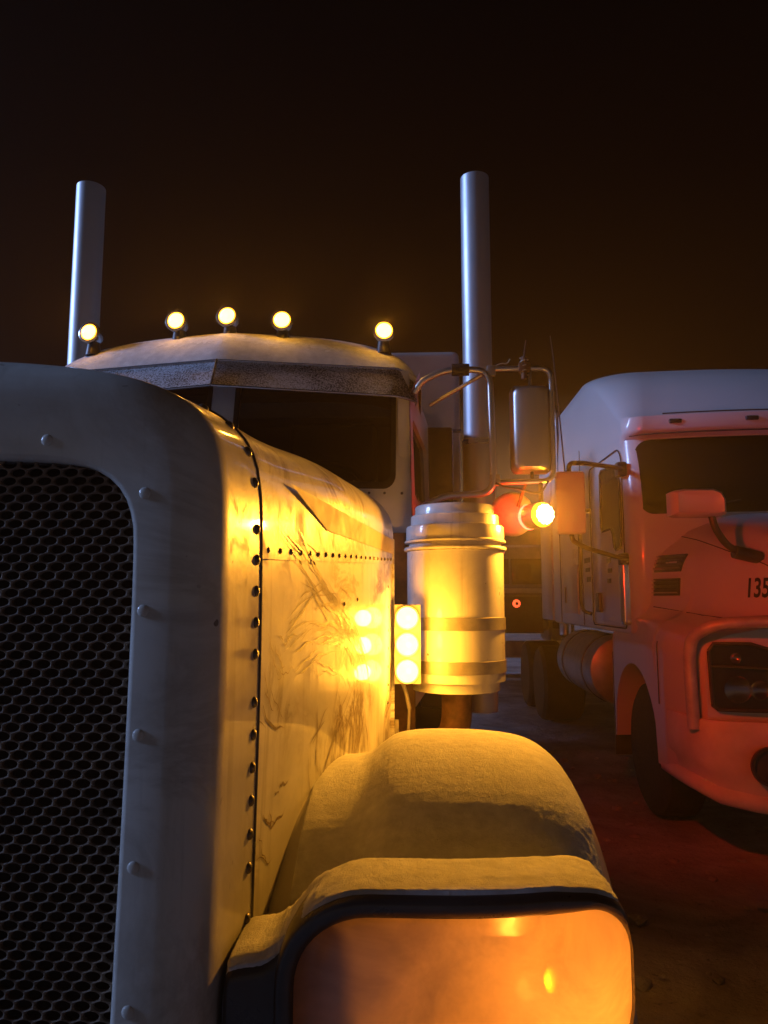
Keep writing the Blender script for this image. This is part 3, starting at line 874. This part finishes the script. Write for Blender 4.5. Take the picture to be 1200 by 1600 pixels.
# antenna stub with a wire whipped round it
an = tube('antenna_mount', [(1.312, 2.085, 2.60), (1.314, 2.085, 2.70)], .013, 'rust', mbk, 10, 0)
tube('antenna_stub', [(1.314, 2.085, 2.69), (1.317, 2.085, 2.735), (1.323, 2.085, 2.775)], .0045, 'rust', mbk, 6, .02, r1=.002)
tube('whipped_wire', [Vector((1.313 + .017 * math.cos(t * .7), 2.085 + .017 * math.sin(t * .7), 2.62 + .0025 * t)) for t in range(32)], .003, 'strap', mbk, 6, 0)
box('antenna_clamp', 1.288, 1.340, 2.068, 2.100, 2.632, 2.672, 'rust', mbk, .006)
tube('cable', [(1.19, 2.085, 2.662), (1.215, 2.08, 2.672), (1.24, 2.08, 2.668), (1.252, 2.08, 2.69)], .0028, 'strap', mbk, 6, .015)
tube('cable', [(1.18, 2.075, 2.145), (1.22, 2.07, 2.125), (1.27, 2.07, 2.122), (1.33, 2.06, 2.098), (1.37, 2.06, 2.10), (1.40, 2.06, 2.15)], .0045, 'dkplastic', mbk, 6, .03)
# west-coast mirror, its barrel back towards us
ol = dense(rrect(1.252, 1.424, 2.190, 2.578, .030, 6), .012)
def mb(a, b, s):
    u = (a - 1.338) / .086
    return Vector((a, 2.112 - .052 * max(0, 1 - abs(u) ** 2.6) ** .5 * min(1, (1 - s) * 9 + .12), b))
sm = patch('side_mirror', ol, mb, 'brushed', T, (1, .985, .96, .93, .88, .8, .68, .5, .3, .12), Vector((0, .02, 0)))
patch('mirror_glass', ol, lambda a, b, s: Vector((a, 2.134, b)), 'chrome', sm)
tube('mirror_stud', [(1.338, 2.10, 2.57), (1.338, 2.09, 2.645)], .008, 'bolt', sm, 8, 0)
tube('mirror_stud', [(1.338, 2.10, 2.20), (1.338, 2.09, 2.15)], .008, 'bolt', sm, 8, 0)
# round convex mirror, back towards us
cm = lathe('convex_mirror', [(.098, .012), (.100, .004), (.098, -.003), (.085, -.016), (.06, -.028), (.03, -.035), (.004, -.037)], (1.268, 2.235, 2.030), (0, 1, 0), 'disc', T, 48)
lathe('mirror_glass', [(.096, .0125), (.06, .02), (.01, .024)], (1.268, 2.235, 2.030), (0, 1, 0), 'chrome', cm, 48)
tube('mirror_stud', [(1.29, 2.20, 2.06), (1.31, 2.15, 2.13), (1.315, 2.10, 2.155)], .008, 'bolt', cm, 8, .02)
# two-faced turn lamp: amber forwards, red backwards
c = Vector((1.372, 2.035, 2.005))
TA = Vector((-.42, .907, 0)).normalized(); TU = Vector((TA.y, -TA.x, 0))
tl = lathe('turn_lamp', [(.046, .012), (.054, .014), (.056, .030), (.056, .075), (.054, .090), (.046, .092)], c, TA, 'strap', T, 40)
tl['label'] = 'round two faced turn lamp, amber in front, red behind, under the mirror'
lathe('amber_lens', [(.0525, .013), (.052, .004), (.045, -.004), (.028, -.009), (.004, -.011)], c, TA, 'amber_dim', tl, 40)
led = lathe('led_cluster', [(.010, -.014), (.0088, -.021), (.005, -.0245), (.001, -.0255)], (0, 0, 0), TA, 'amber_hot', tl, 14)
led.location = c
led_me = led.data
for k in range(6):
    o = bpy.data.objects.new('led_cluster', led_me); o.location = c + TU * (.0165 * math.cos(k * PI / 3)) + TA * .001 + Vector((0, 0, .0165 * math.sin(k * PI / 3))); link(o, tl)
for k in range(12):
    o = bpy.data.objects.new('led_cluster', led_me); o.location = c + TU * (.0325 * math.cos(k * PI / 6 + .26)) + TA * .004 + Vector((0, 0, .0325 * math.sin(k * PI / 6 + .26))); link(o, tl)
lathe('red_lens', [(.055, .088), (.056, .106), (.048, .120), (.026, .128), (.004, .130)], c, TA, 'red_on', tl, 40)
tube('lamp_stem', [c + Vector((0, .05, .05)), c + Vector((0, .055, .145))], .010, 'bolt', tl, 8, 0)
point_light('turn_amber_light', c + Vector((0, -.045, 0)), 165, AMBER, tl, .03, 'SPOT', (-.15, -1.9, -.85), 140, 1.0)
point_light('turn_amber_side_light', c + Vector((.085, .030, 0)), 3.5, (1.0, .34, .010), tl, .02)
point_light('turn_red_light', c + Vector((-.005, .175, 0)), 92, (1.0, .024, .004), tl, .03, 'SPOT', (.72, 1, -.12), 104, .7)
point_light('turn_red_side_light', c + Vector((-.095, .060, .02)), 3.0, (1.0, .018, .002), tl, .02)

# ================================================================== second truck (aerodynamic sleeper tractor)
CX, HW = 3.80, 1.25
A = thing('aero_sleeper_truck', 'white high-roof sleeper truck glowing red at the right edge, number 135 on its hood', 'truck', (CX, 6.0, 0))
def plan(hw, yf, yb, rf, rb, bow, n=10, m=14):
    """plan outline of the body: front (bowed) then clockwise"""
    P = []
    for k in range(m + 1):
        x = -hw + rf + (2 * hw - 2 * rf) * k / m; P.append((x, yf - bow * (1 - (x / hw) ** 2)))
    yr = yf - bow * (1 - ((hw - rf) / hw) ** 2)
    for k in range(1, n + 1):
        t = -PI / 2 + PI / 2 * k / n; P.append((hw - rf + rf * math.cos(t), yr + rf + rf * math.sin(t)))
    for k in range(1, 8): P.append((hw, yr + rf + (yb - rb - yr - rf) * k / 8))
    for k in range(n + 1):
        t = PI / 2 * k / n; P.append((hw - rb + rb * math.cos(t), yb - rb + rb * math.sin(t)))
    for k in range(n + 1):
        t = PI / 2 + PI / 2 * k / n; P.append((-hw + rb + rb * math.cos(t), yb - rb + rb * math.sin(t)))
    for k in range(1, 8): P.append((-hw, yb - rb + (yr + rf - yb + rb) * k / 8))
    for k in range(n):
        t = PI + PI / 2 * k / n; P.append((-hw + rf + rf * math.cos(t), yr + rf + rf * math.sin(t)))
    return P
lev = [(1.38, HW - .02, 4.96, .14, .20), (1.40, HW, 4.95, .14, .20), (2.0, HW, 4.93, .14, .20), (2.35, HW, 4.92, .14, .20), (2.6, HW, 4.97, .14, .20), (2.85, HW - .005, 5.03, .15, .20), (2.97, HW - .005, 5.06, .15, .20),
       (3.0, HW, 4.99, .16, .20), (3.03, HW, 4.96, .17, .19), (3.14, HW, 4.97, .18, .18), (3.17, HW, 5.03, .20, .18), (3.25, HW, 5.14, .24, .18), (3.45, HW - .01, 5.40, .32, .18), (3.65, HW - .025, 5.70, .40, .17), (3.83, HW - .06, 6.05, .45, .15), (3.96, HW - .11, 6.45, .50, .12), (4.04, HW - .18, 6.85, .5, .10), (4.085, HW - .28, 7.25, .5, .08), (4.10, HW - .45, 7.6, .45, .05)]
rings = [[Vector((CX + x, y, z)) for x, y in plan(hw, yf, 8.36, rf, .12, bow)] for z, hw, yf, rf, bow in lev]
body = loft('cab_body', rings, 'white2', A, True, True, True, smooth=50)
def front_y(x, z):
    yf = interp([(l[0], l[2]) for l in lev], z); bow = interp([(l[0], l[4]) for l in lev], z); hw = HW
    q = min(1, abs(x - CX) / hw); c_ = max(0, abs(x - CX) - (hw - .15))
    return yf - bow * (1 - q * q) + (.15 - math.sqrt(max(0, .15 ** 2 - c_ ** 2)) if c_ > 0 else 0)
ol = dense(rrect(CX - 1.165, CX + 1.165, 2.33, 2.955, (.12, .12, .10, .10), 8), .06)
patch('windscreen', ol, lambda a, b, s: Vector((a, front_y(a, b) - .014, b)), 'glass2', body, (1, .96, .9, .8, .65, .45, .25), Vector((0, .03, 0)))
for s in (-1, 1): tube('wiper', [(CX + s * .9, front_y(CX + s * .9, 2.36) - .05, 2.36), (CX + s * .45, front_y(CX + s * .45, 2.40) - .03, 2.42)], .008, 'black', body, 6, 0)
tube('roof_seam', [(CX + x, front_y(CX + x, 3.0) - .004, 2.992) for x in [-1.2 + .1 * k for k in range(25)]], .006, 'seam', body, 6, 0)
tube('roof_seam', [(CX + x, interp([(l[0], l[2]) for l in lev], 3.155) - .18 * (1 - (x / HW) ** 2) - .002, 3.158) for x in [-.95 + .1 * k for k in range(20)]], .007, 'seam', body, 6, 0)
for x in (-.87, -.30, 0, .30, .87):
    box('marker_lamp', CX + x - .048, CX + x + .048, front_y(CX + x, 3.09) - .02, front_y(CX + x, 3.09) + .03, 3.065, 3.10, 'dkplastic', body, .008)
SX = CX - HW
def side(y, z): return Vector((SX - .012, y, z))
# door
dol = rrect(5.08, 6.22, 1.42, 2.92, (.16, .06, .06, .06), 6)
tube('door_seam', [side(*p) + Vector((.008, 0, 0)) for p in dol + dol[:1]], .006, 'seam', body, 6, 0)
wol = [(5.13, 2.16), (5.13, 2.62), (5.22, 2.74), (5.30, 2.79), (5.72, 2.83), (5.78, 2.80), (5.79, 2.32), (5.76, 2.27), (5.45, 2.27), (5.40, 2.22), (5.36, 2.10), (5.30, 2.07), (5.17, 2.08)]
patch('door_window', dense(wol, .05), lambda a, b, s: Vector((SX - .008, a, b)), 'glass2', body, (1, .9, .7, .4), Vector((.02, 0, 0)))
tube('gasket', [side(*p) + Vector((.002, 0, 0)) for p in wol + wol[:1]], .010, 'gasket', body, 6, 0)
tube('grab_rail', [side(6.20, 2.52), side(6.28, 2.52) + Vector((-.06, 0, 0)), side(6.40, 2.45) + Vector((-.06, 0, 0)), side(6.44, 1.62) + Vector((-.06, 0, 0)), side(6.32, 1.54) + Vector((-.06, 0, 0)), side(6.26, 1.52)], .018, 'dkplastic', body, 8, .05)
box('door_handle', SX - .03, SX + .02, 5.88, 6.02, 1.54, 1.72, 'dkplastic', body, .012)
box('sleeper_seam', SX - .006, SX + .02, 6.62, 6.632, 1.40, 3.2, 'seam', body, .001)
box('sleeper_seam', SX - .006, SX + .02, 7.78, 7.80, 1.40, 3.9, 'seam', body, .001)
box('hatch', SX - .014, SX + .02, 6.85, 7.55, 1.50, 2.02, 'white2', body, .01)
box('hatch_latch', SX - .024, SX + .02, 7.45, 7.50, 1.62, 1.80, 'dkplastic', body, .005)
for y0, y1, z0, z1 in ((6.95, 7.10, 2.10, 2.20), (6.95, 7.08, 1.90, 2.05), (6.30, 6.55, 2.02, 2.07), (6.32, 6.50, 1.93, 1.97), (6.30, 6.46, 1.83, 1.88), (5.52, 5.66, 1.98, 2.02), (5.50, 5.64, 1.89, 1.93), (5.54, 5.66, 1.80, 1.84)):
    box('sticker', SX - .0035, SX + .01, y0, y1, z0, z1, 'ink' if z1 - z0 < .06 else 'tube2', body, 0)
box('side_extender', SX - .004, SX + .05, 8.375, 9.15, 1.40, 3.55, 'white2', A, .02)
tube('exhaust_pipe', [(SX + .25, 8.9, 1.2), (SX + .25, 8.9, 3.95), (SX + .22, 8.9, 4.22), (SX + .02, 8.95, 4.36)], .075, 'chrome', A, 16, .2)

# hood and fenders, one moulding
def sect(y):
    k = [(4.95, 2.36, 2.90, 2.17, 2.70, 1.97, 2.665, 1.64, 2.575, 1.50, 2.560), (4.62, 2.30, 2.97, 2.10, 2.83, 1.92, 2.790, 1.62, 2.610, 1.50, 2.555), (4.30, 2.22, 3.05, 2.00, 2.98, 1.82, 2.900, 1.58, 2.680, 1.49, 2.565), (4.02, 2.10, 3.16, 1.90, 3.12, 1.74, 3.060, 1.55, 2.760, 1.46, 2.620), (3.86, 1.98, 3.26, 1.80, 3.23, 1.66, 3.200, 1.52, 2.800, 1.43, 2.665)]
    if y >= k[0][0]: v = k[0]
    elif y <= k[-1][0]: v = k[-1]
    else:
        for a, b in zip(k, k[1:]):
            if a[0] >= y >= b[0]:
                t = (a[0] - y) / (a[0] - b[0]); v = tuple(p + (q - p) * t for p, q in zip(a, b)); break
    _, zc, xc, zk, xs_, zs_, xl, zl, xf, zf, xo = v
    ar = .55; dy = abs(y - 5.02)
    zb = .60 + math.sqrt(max(0, ar ** 2 - dy ** 2)) if dy < ar else .50
    zb = max(zb, .50)
    base = [(CX, zc), (CX - .3, zc - .004), (CX - .55, zc - .03), (xc + .06, zk + .055), (xc, zk), (xs_, zs_), (xl, zl), ((xl * .45 + xf * .55), zf + .035), (xf, zf), (xo + .03, zf - .07), (xo, zf - .16), (xo, max(zb + .01, zf - .26)), (xo, zb)]
    return smooth_curve([(x, y, max(z, zb)) for x, z in base], 64)
rows = []
Y_ = [5.60 - (5.60 - 3.86) * i / 60 for i in range(61)]
for y in Y_:
    h = sect(min(y, 4.95)) if y <= 4.95 else [Vector((p.x, y, p.z)) for p in sect(y)]
    if y > 4.95:
        h = [Vector((max(p.x, SX + .012) if p.z > 1.34 else p.x, y, p.z)) for p in h]
    rows.append(h + [Vector((2 * CX - p.x, p.y, p.z)) for p in h[-2::-1]])
last = rows[-1]
rows.append([Vector((CX + (p.x - CX) * .985, 3.835, .62 + (p.z - .62) * .99)) for p in last])
hd = loft('hood', rows, 'white2', A, False, False, True, smooth=45)
def hood_side(y, f):
    h = sect(y); return h[int(f * 63)]
# vents on the cowl side
def on_side(y, z):
    h = sect(y); best = min((p for p in h if p.x < CX - .5), key=lambda p: abs(p.z - z)); i = h.index(best)
    a, b = h[max(0, i - 1)], h[min(63, i + 1)]
    return Vector((best.x + (z - best.z) * (b.x - a.x) / ((b.z - a.z) or 1e-6), y, z))
for z0, z1 in ((1.865, 1.995), (1.685, 1.815)):
    pts = [on_side(4.86, z0), on_side(4.60, z0), on_side(4.60, z1), on_side(4.86, z1)]
    nrm = (pts[1] - pts[0]).cross(pts[3] - pts[0]).normalized()
    if nrm.x > 0: nrm = -nrm
    q = [p + nrm * .012 for p in pts]
    vb = mk('vent', [p - nrm * .03 for p in pts] + q, [(4, 5, 6, 7), (0, 1, 5, 4), (1, 2, 6, 5), (2, 3, 7, 6), (3, 0, 4, 7)], 'dkplastic', hd, 0)
    for k in range(4):
        t = .10 + .235 * k
        a = q[0].lerp(q[3], t); b = q[1].lerp(q[2], t); c2 = q[1].lerp(q[2], t + .10); d2 = q[0].lerp(q[3], t + .10)
        a, b, c2, d2 = [p + nrm * .001 for p in (a, b, c2, d2)]
        off = nrm * .022
        mk('slat', [a, b, c2 + off, d2 + off, d2, c2], [(0, 1, 2, 3), (3, 2, 5, 4)], 'chrome', vb, 0)
# number on the hood side
fc = bpy.data.curves.new('hood_number', 'FONT'); fc.body = "135"; fc.size = .185; fc.extrude = .0008; fc.offset = .0035; fc.align_x = 'LEFT'
fo = bpy.data.objects.new('hood_number', fc); COL.objects.link(fo)
dg = bpy.context.evaluated_depsgraph_get(); nme = bpy.data.meshes.new_from_object(fo.evaluated_get(dg))
bpy.data.objects.remove(fo); nme.materials.append(MT['ink'])
p0 = on_side(4.085, 1.670); p1 = on_side(3.90, 1.670); p2 = on_side(4.085, 1.80)
ex_ = (p1 - p0).normalized(); ez = (p2 - p0); ez = (ez - ex_ * ez.dot(ex_)).normalized(); en = ex_.cross(ez)
Mx = Matrix((ex_ * .62, ez, en)).transposed().to_4x4(); Mx.translation = p0 + en * .010
for v in nme.vertices: v.co = Mx @ v.co
no = bpy.data.objects.new('hood_number', nme); link(no, hd); no['label'] = 'black painted number 135 on the hood side'
# hood crease
tube('hood_seam', [on_side(y, interp([(3.86, 1.80), (4.02, 1.90), (4.30, 2.00), (4.62, 2.10), (4.95, 2.17)], y)) + Vector((-.002, 0, .002)) for y in [4.85 - .05 * k for k in range(19)]], .004, 'seam', hd, 6, 0)
tube('hood_seam', [on_side(y, 1.60 - .10 * (4.85 - y)) + Vector((-.002, 0, 0)) for y in [4.85 - .05 * k for k in range(16)]], .004, 'seam', hd, 6, 0)
tube('fender_seam', [on_side(4.40, z) + Vector((-.003, 0, 0)) for z in [1.36 - .04 * k for k in range(12)]], .004, 'seam', hd, 6, 0)
# headlamp
def hy(x): return 3.806 + .03 * max(0, (2.95 - x) / .25) ** 2
hol = [(2.70, 1.33), (2.73, 1.375), (2.95, 1.375), (3.10, 1.33), (3.27, 1.245), (3.27, .985), (3.24, .955), (2.74, .965), (2.71, .99)]
hl = patch('headlamp', dense(hol, .03), lambda a, b, s: Vector((a, hy(a) - .012, b)), 'lampglass', A, (1, .95, .85, .7, .5, .25), Vector((0, .02, 0)))
patch('lamp_back', dense(hol, .03), lambda a, b, s: Vector((a, 3.832, b)), 'dkplastic', hl)
for x_, z_, r_ in ((2.865, 1.09, .085), (3.00, 1.085, .06), (2.86, 1.285, .035)): lathe('lamp_bowl', [(r_, -.010), (r_ * .95, 0), (r_ * .6, .012), (.01, .018)], (x_, 3.812, z_), (0, 1, 0), 'chrome', hl, 28, capa=False)
tube('lamp_frame', [(a, hy(a) - .016, b) for a, b in dense(hol + [], .05)] + [(hol[0][0], hy(hol[0][0]) - .016, hol[0][1])], .012, 'dkplastic', hl, 8, 0)
tube('lamp_divider', [(2.71, hy(2.71) - .02, 1.235), (2.95, hy(2.95) - .02, 1.228), (3.26, hy(3.26) - .02, 1.215)], .010, 'chrome', hl, 8, 0)
patch('turn_signal', rrect(3.085, 3.20, .985, 1.195, .010, 3), lambda a, b, s: Vector((a, hy(a) - .020, b)), 'lampstrip', hl)
# bumper
bp = [(2.575, 4.42), (2.575, 4.20), (2.590, 3.95), (2.65, 3.80), (2.80, 3.72), (3.10, 3.65), (3.45, 3.61), (3.80, 3.595)]
bc = smooth_curve([(x, y, 0) for x, y in bp], 40); bc = bc + [Vector((2 * CX - p.x, p.y, 0)) for p in bc[-2::-1]]
def zbot(x): return interp([(2.56, .46), (2.60, .45), (2.70, .405), (2.9, .37), (3.2, .345), (3.8, .34)], x if x <= CX else 2 * CX - x)
rings = []
for i, p in enumerate(bc):
    t = (bc[min(i + 1, len(bc) - 1)] - bc[max(i - 1, 0)]).normalized(); nn = Vector((t.y, -t.x, 0)); zb = zbot(p.x)
    rings.append([p + nn * o_ + Vector((0, 0, z)) for o_, z in ((-.05, .90), (-.006, .905), (.004, .893), (.004, .72), (.002, zb + .19), (-.012, zb + .165), (-.018, zb + .10), (.000, zb + .085), (.016, zb + .055), (.014, zb + .02), (-.01, zb), (-.05, zb + .01))])
bu = loft('bumper', rings, 'grey2', A, True, True, True, smooth=50)
for s in (-1, 1):
    x = CX + s * .845; p = min(bc, key=lambda q: abs(q.x - x)); 
    fl = lathe('fog_lamp', [(.118, -.01), (.116, .012), (.098, .010), (.092, -.02), (.04, -.035), (.003, -.04)], (p.x, p.y - .045, .655), (.12 * s, -1, 0), 'dkplastic', bu, 32)
# bull bar
gy = lambda x: interp([(2.60, 3.93), (2.68, 3.80), (2.82, 3.70), (3.10, 3.63), (3.8, 3.57)], x)
gp = [(2.600, 3.86, .84), (2.590, 3.86, 1.30), (2.605, 3.83, 1.42), (2.70, 3.71, 1.50), (3.10, gy(3.1) - .02, 1.527), (3.8, gy(3.8) - .02, 1.535)]
gp = gp + [(2 * CX - x, y, z) for x, y, z in gp[-2::-1]]
tube('bull_bar', gp, .040, 'tube2', A, 16, .09)['label'] = 'tubular bull bar looping over the headlamp'
# grille of the second truck, out of the frame but part of its nose
box('grille', 3.40, 4.20, 3.815, 3.85, .95, 1.75, 'dkplastic', A, .03)
# wheels, tank, chassis
for s in (-1, 1):
    wheel(CX + s * 1.00, 5.02, .50, .50, .30, A, s)
    wheel(CX + s * .98, 9.6, .51, .51, .55, A, s); wheel(CX + s * .98, 10.9, .51, .51, .55, A, s)
    lathe('fuel_tank', [(.05, 6.12), (.25, 6.13), (.315, 6.15), (.33, 6.18), (.33, 7.75), (.315, 7.80), (.05, 7.82)], (CX + s * 1.0, 0, .985), (0, 1, 0), 'tank', A, 40)
    for y in (6.45, 7.4): lathe('tank_strap', [(.331, y), (.338, y + .002), (.338, y + .06), (.331, y + .062)], (CX + s * 1.0, 0, .985), (0, 1, 0), 'dkplastic', A, 40, capa=False, capb=False)
    box('frame_rail', CX + s * .45 - .05, CX + s * .45 + .05, 4.0, 11.8, .75, 1.02, 'dkplastic', A, .005)
    box('mud_flap', CX + s * 1.06 - .17, CX + s * 1.06 + .17, 5.66, 5.675, .32, 1.2, 'dkplastic', A, .002)
# intake stack at the cowl
ip = box('cowl_intake', SX - .055, SX + .05, 5.00, 5.10, 1.45, 2.02, 'chrome', A, .03, 4)
# door mirror, towards the near truck
dm2 = box('door_mirror', 1.905, 2.125, 4.54, 4.63, 2.145, 2.625, 'white2', A, .03, 3)
tube('mirror_arm', [(2.01, 4.59, 2.60), (2.02, 4.62, 2.70), (2.14, 4.7, 2.715), (2.48, 4.95, 2.72), (SX + .02, 5.05, 2.72)], .019, 'dkplastic', dm2, 10, .06)
tube('mirror_arm', [(2.02, 4.60, 2.17), (2.03, 4.62, 2.10), (2.16, 4.72, 2.05), (2.45, 4.93, 1.99), (SX + .02, 5.02, 1.985)], .019, 'dkplastic', dm2, 10, .06)
box('arm_foot', SX - .06, SX + .02, 4.99, 5.10, 2.66, 2.78, 'dkplastic', dm2, .02); box('arm_foot', SX - .06, SX + .02, 4.99, 5.10, 1.93, 2.03, 'dkplastic', dm2, .02)
tube('antenna', [(1.985, 4.6, 2.62), (1.955, 4.61, 3.10), (1.925, 4.62, 3.55), (1.905, 4.62, 3.72)], .006, 'dkplastic', dm2, 6, .1, r1=.003)
# hood mirror
hm = loft('hood_mirror', [[Vector((2.735 + sx * hx, yy, 2.300 + sz * hz + dz)) for sx, sz in ((-1, -.9), (-.8, -1), (.8, -1), (1, -.85), (1, .2), (.86, .75), (.55, 1), (-.6, 1), (-.92, .9), (-1, .8))] for yy, hx, hz, dz in ((3.93, .10, .05, .0), (3.90, .15, .075, .0), (3.93, .172, .090, 0), (4.00, .176, .092, 0), (4.06, .176, .092, 0), (4.063, .16, .08, 0))], 'white2', A, True, True, True, smooth=45)
tube('mirror_arm', [(2.83, 3.99, 2.22), (2.85, 3.99, 2.13), (2.93, 4.02, 2.02), (3.10, 4.06, 1.935)], .024, 'dkplastic', hm, 10, .05)
tube('arm_foot', [(2.99, 4.04, 1.975), (3.17, 4.07, 1.935)], .045, 'dkplastic', hm, 12, .0)

# ================================================================== a third truck far back in the gap
FX, FY = 3.05, 15.0
D = thing('distant_truck', 'dim dark truck far back in the gap, small red marker lamp showing', 'truck', (FX, FY, 0))
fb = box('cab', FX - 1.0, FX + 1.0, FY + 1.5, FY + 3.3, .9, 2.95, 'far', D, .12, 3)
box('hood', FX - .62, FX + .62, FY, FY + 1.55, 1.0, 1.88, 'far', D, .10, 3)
box('hood_trim', FX - .6, FX + .6, FY - .03, FY + .04, 1.80, 1.90, 'farlight', D, .02)
box('grille', FX - .5, FX + .5, FY - .02, FY + .02, .95, 1.74, 'dkplastic', D, .02)
box('bumper', FX - 1.15, FX + 1.15, FY - .18, FY, .45, .8, 'farlight', D, .04)
for s in (-1, 1):
    box('fender', FX + s * .9 - .28, FX + s * .9 + .28, FY + .05, FY + 1.3, .75, 1.30, 'far', D, .14, 3)
    box('headlamp', FX + s * .85 - .15, FX + s * .85 + .15, FY + .02, FY + .07, 1.05, 1.2, 'glass2', D, .02)
    wheel(FX + s * .95, FY + .7, .5, .5, .28, D, s)
    box('windscreen', FX + s * .46 - .43, FX + s * .46 + .43, FY + 1.485, FY + 1.505, 2.02, 2.62, 'glass2', D, .005)
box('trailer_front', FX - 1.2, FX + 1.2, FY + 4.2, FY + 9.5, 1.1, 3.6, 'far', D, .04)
lathe('red_marker', [(.085, 0), (.08, .03), (.05, .05), (.005, .055)], (2.98, FY - .035, 1.58), (0, -1, 0), 'red_dim', D, 20)
lathe('lamp_hub', [(.035, .05), (.03, .062), (.003, .064)], (2.98, FY - .035, 1.58), (0, -1, 0), 'dkplastic', D, 16)
box('roof_marker', 2.72, 2.93, FY + 1.46, FY + 1.52, 2.74, 2.90, 'pink_dim', D, .02)

# ================================================================== frozen clods on the ground
bm = bmesh.new(); random.seed(5)
for k in range(260):
    x, y = random.uniform(1.45, 4.6), random.uniform(-.2, 7.5); r_ = random.choice((.012, .016, .022, .035)) * random.uniform(.7, 1.3)
    res = bmesh.ops.create_icosphere(bm, subdivisions=1, radius=r_)
    for v in res['verts']:
        v.co = Vector((v.co.x * random.uniform(.8, 1.5), v.co.y * random.uniform(.8, 1.5), v.co.z * .6)) + Vector((x, y, -.008))
cl = bm_obj('ice_clods', bm, 'ground', None, 60); tag(cl, 'frozen clods of dirt and ice scattered on the ground', 'clods', None, 'stuff')

# ================================================================== snow lying on the near truck
snow_from('fender_snow', fr, 'powder snow on the top of the fender behind the headlight', .40, .0035, 4, lambda c: c.x > .60 and c.z > 1.10)
snow_from('pod_snow', pod, 'powder snow along the top of the headlight pod', .60, .0055, 4, lambda c: c.z > 1.1 and c.y > pod_base(min(c.x, 1.175)) + .009)
snow_from('bracket_snow', arm, 'small drift of snow on the bracket between pod and grille', .45, .006, 5, lambda c: c.z > 1.1)
snow_from('roof_snow', roof, 'thin frosty snow on the front of the cab roof', .55, .004, 2, lambda c: c.y < 2.6)

# ================================================================== night haze
hz = box('haze', -14, 16, -4.0, 34, -1.2, 5.2, 'snow', None, 0)
hz['kind'] = 'stuff'; hz['label'] = 'thin freezing night haze around the trucks'
hm_ = bpy.data.materials.new("night_haze"); hm_.use_nodes = True; n = hm_.node_tree; n.nodes.clear()
ho = n.nodes.new('ShaderNodeOutputMaterial'); pv = n.nodes.new('ShaderNodeVolumePrincipled')
pv.inputs['Color'].default_value = (.96, .80, .66, 1); pv.inputs['Density'].default_value = .0052; pv.inputs['Anisotropy'].default_value = .80
n.links.new(pv.outputs[0], ho.inputs['Volume'])
hz.data.materials.clear(); hz.data.materials.append(hm_)
hm_.cycles.homogeneous_volume = True if hasattr(hm_, 'cycles') and hasattr(hm_.cycles, 'homogeneous_volume') else None
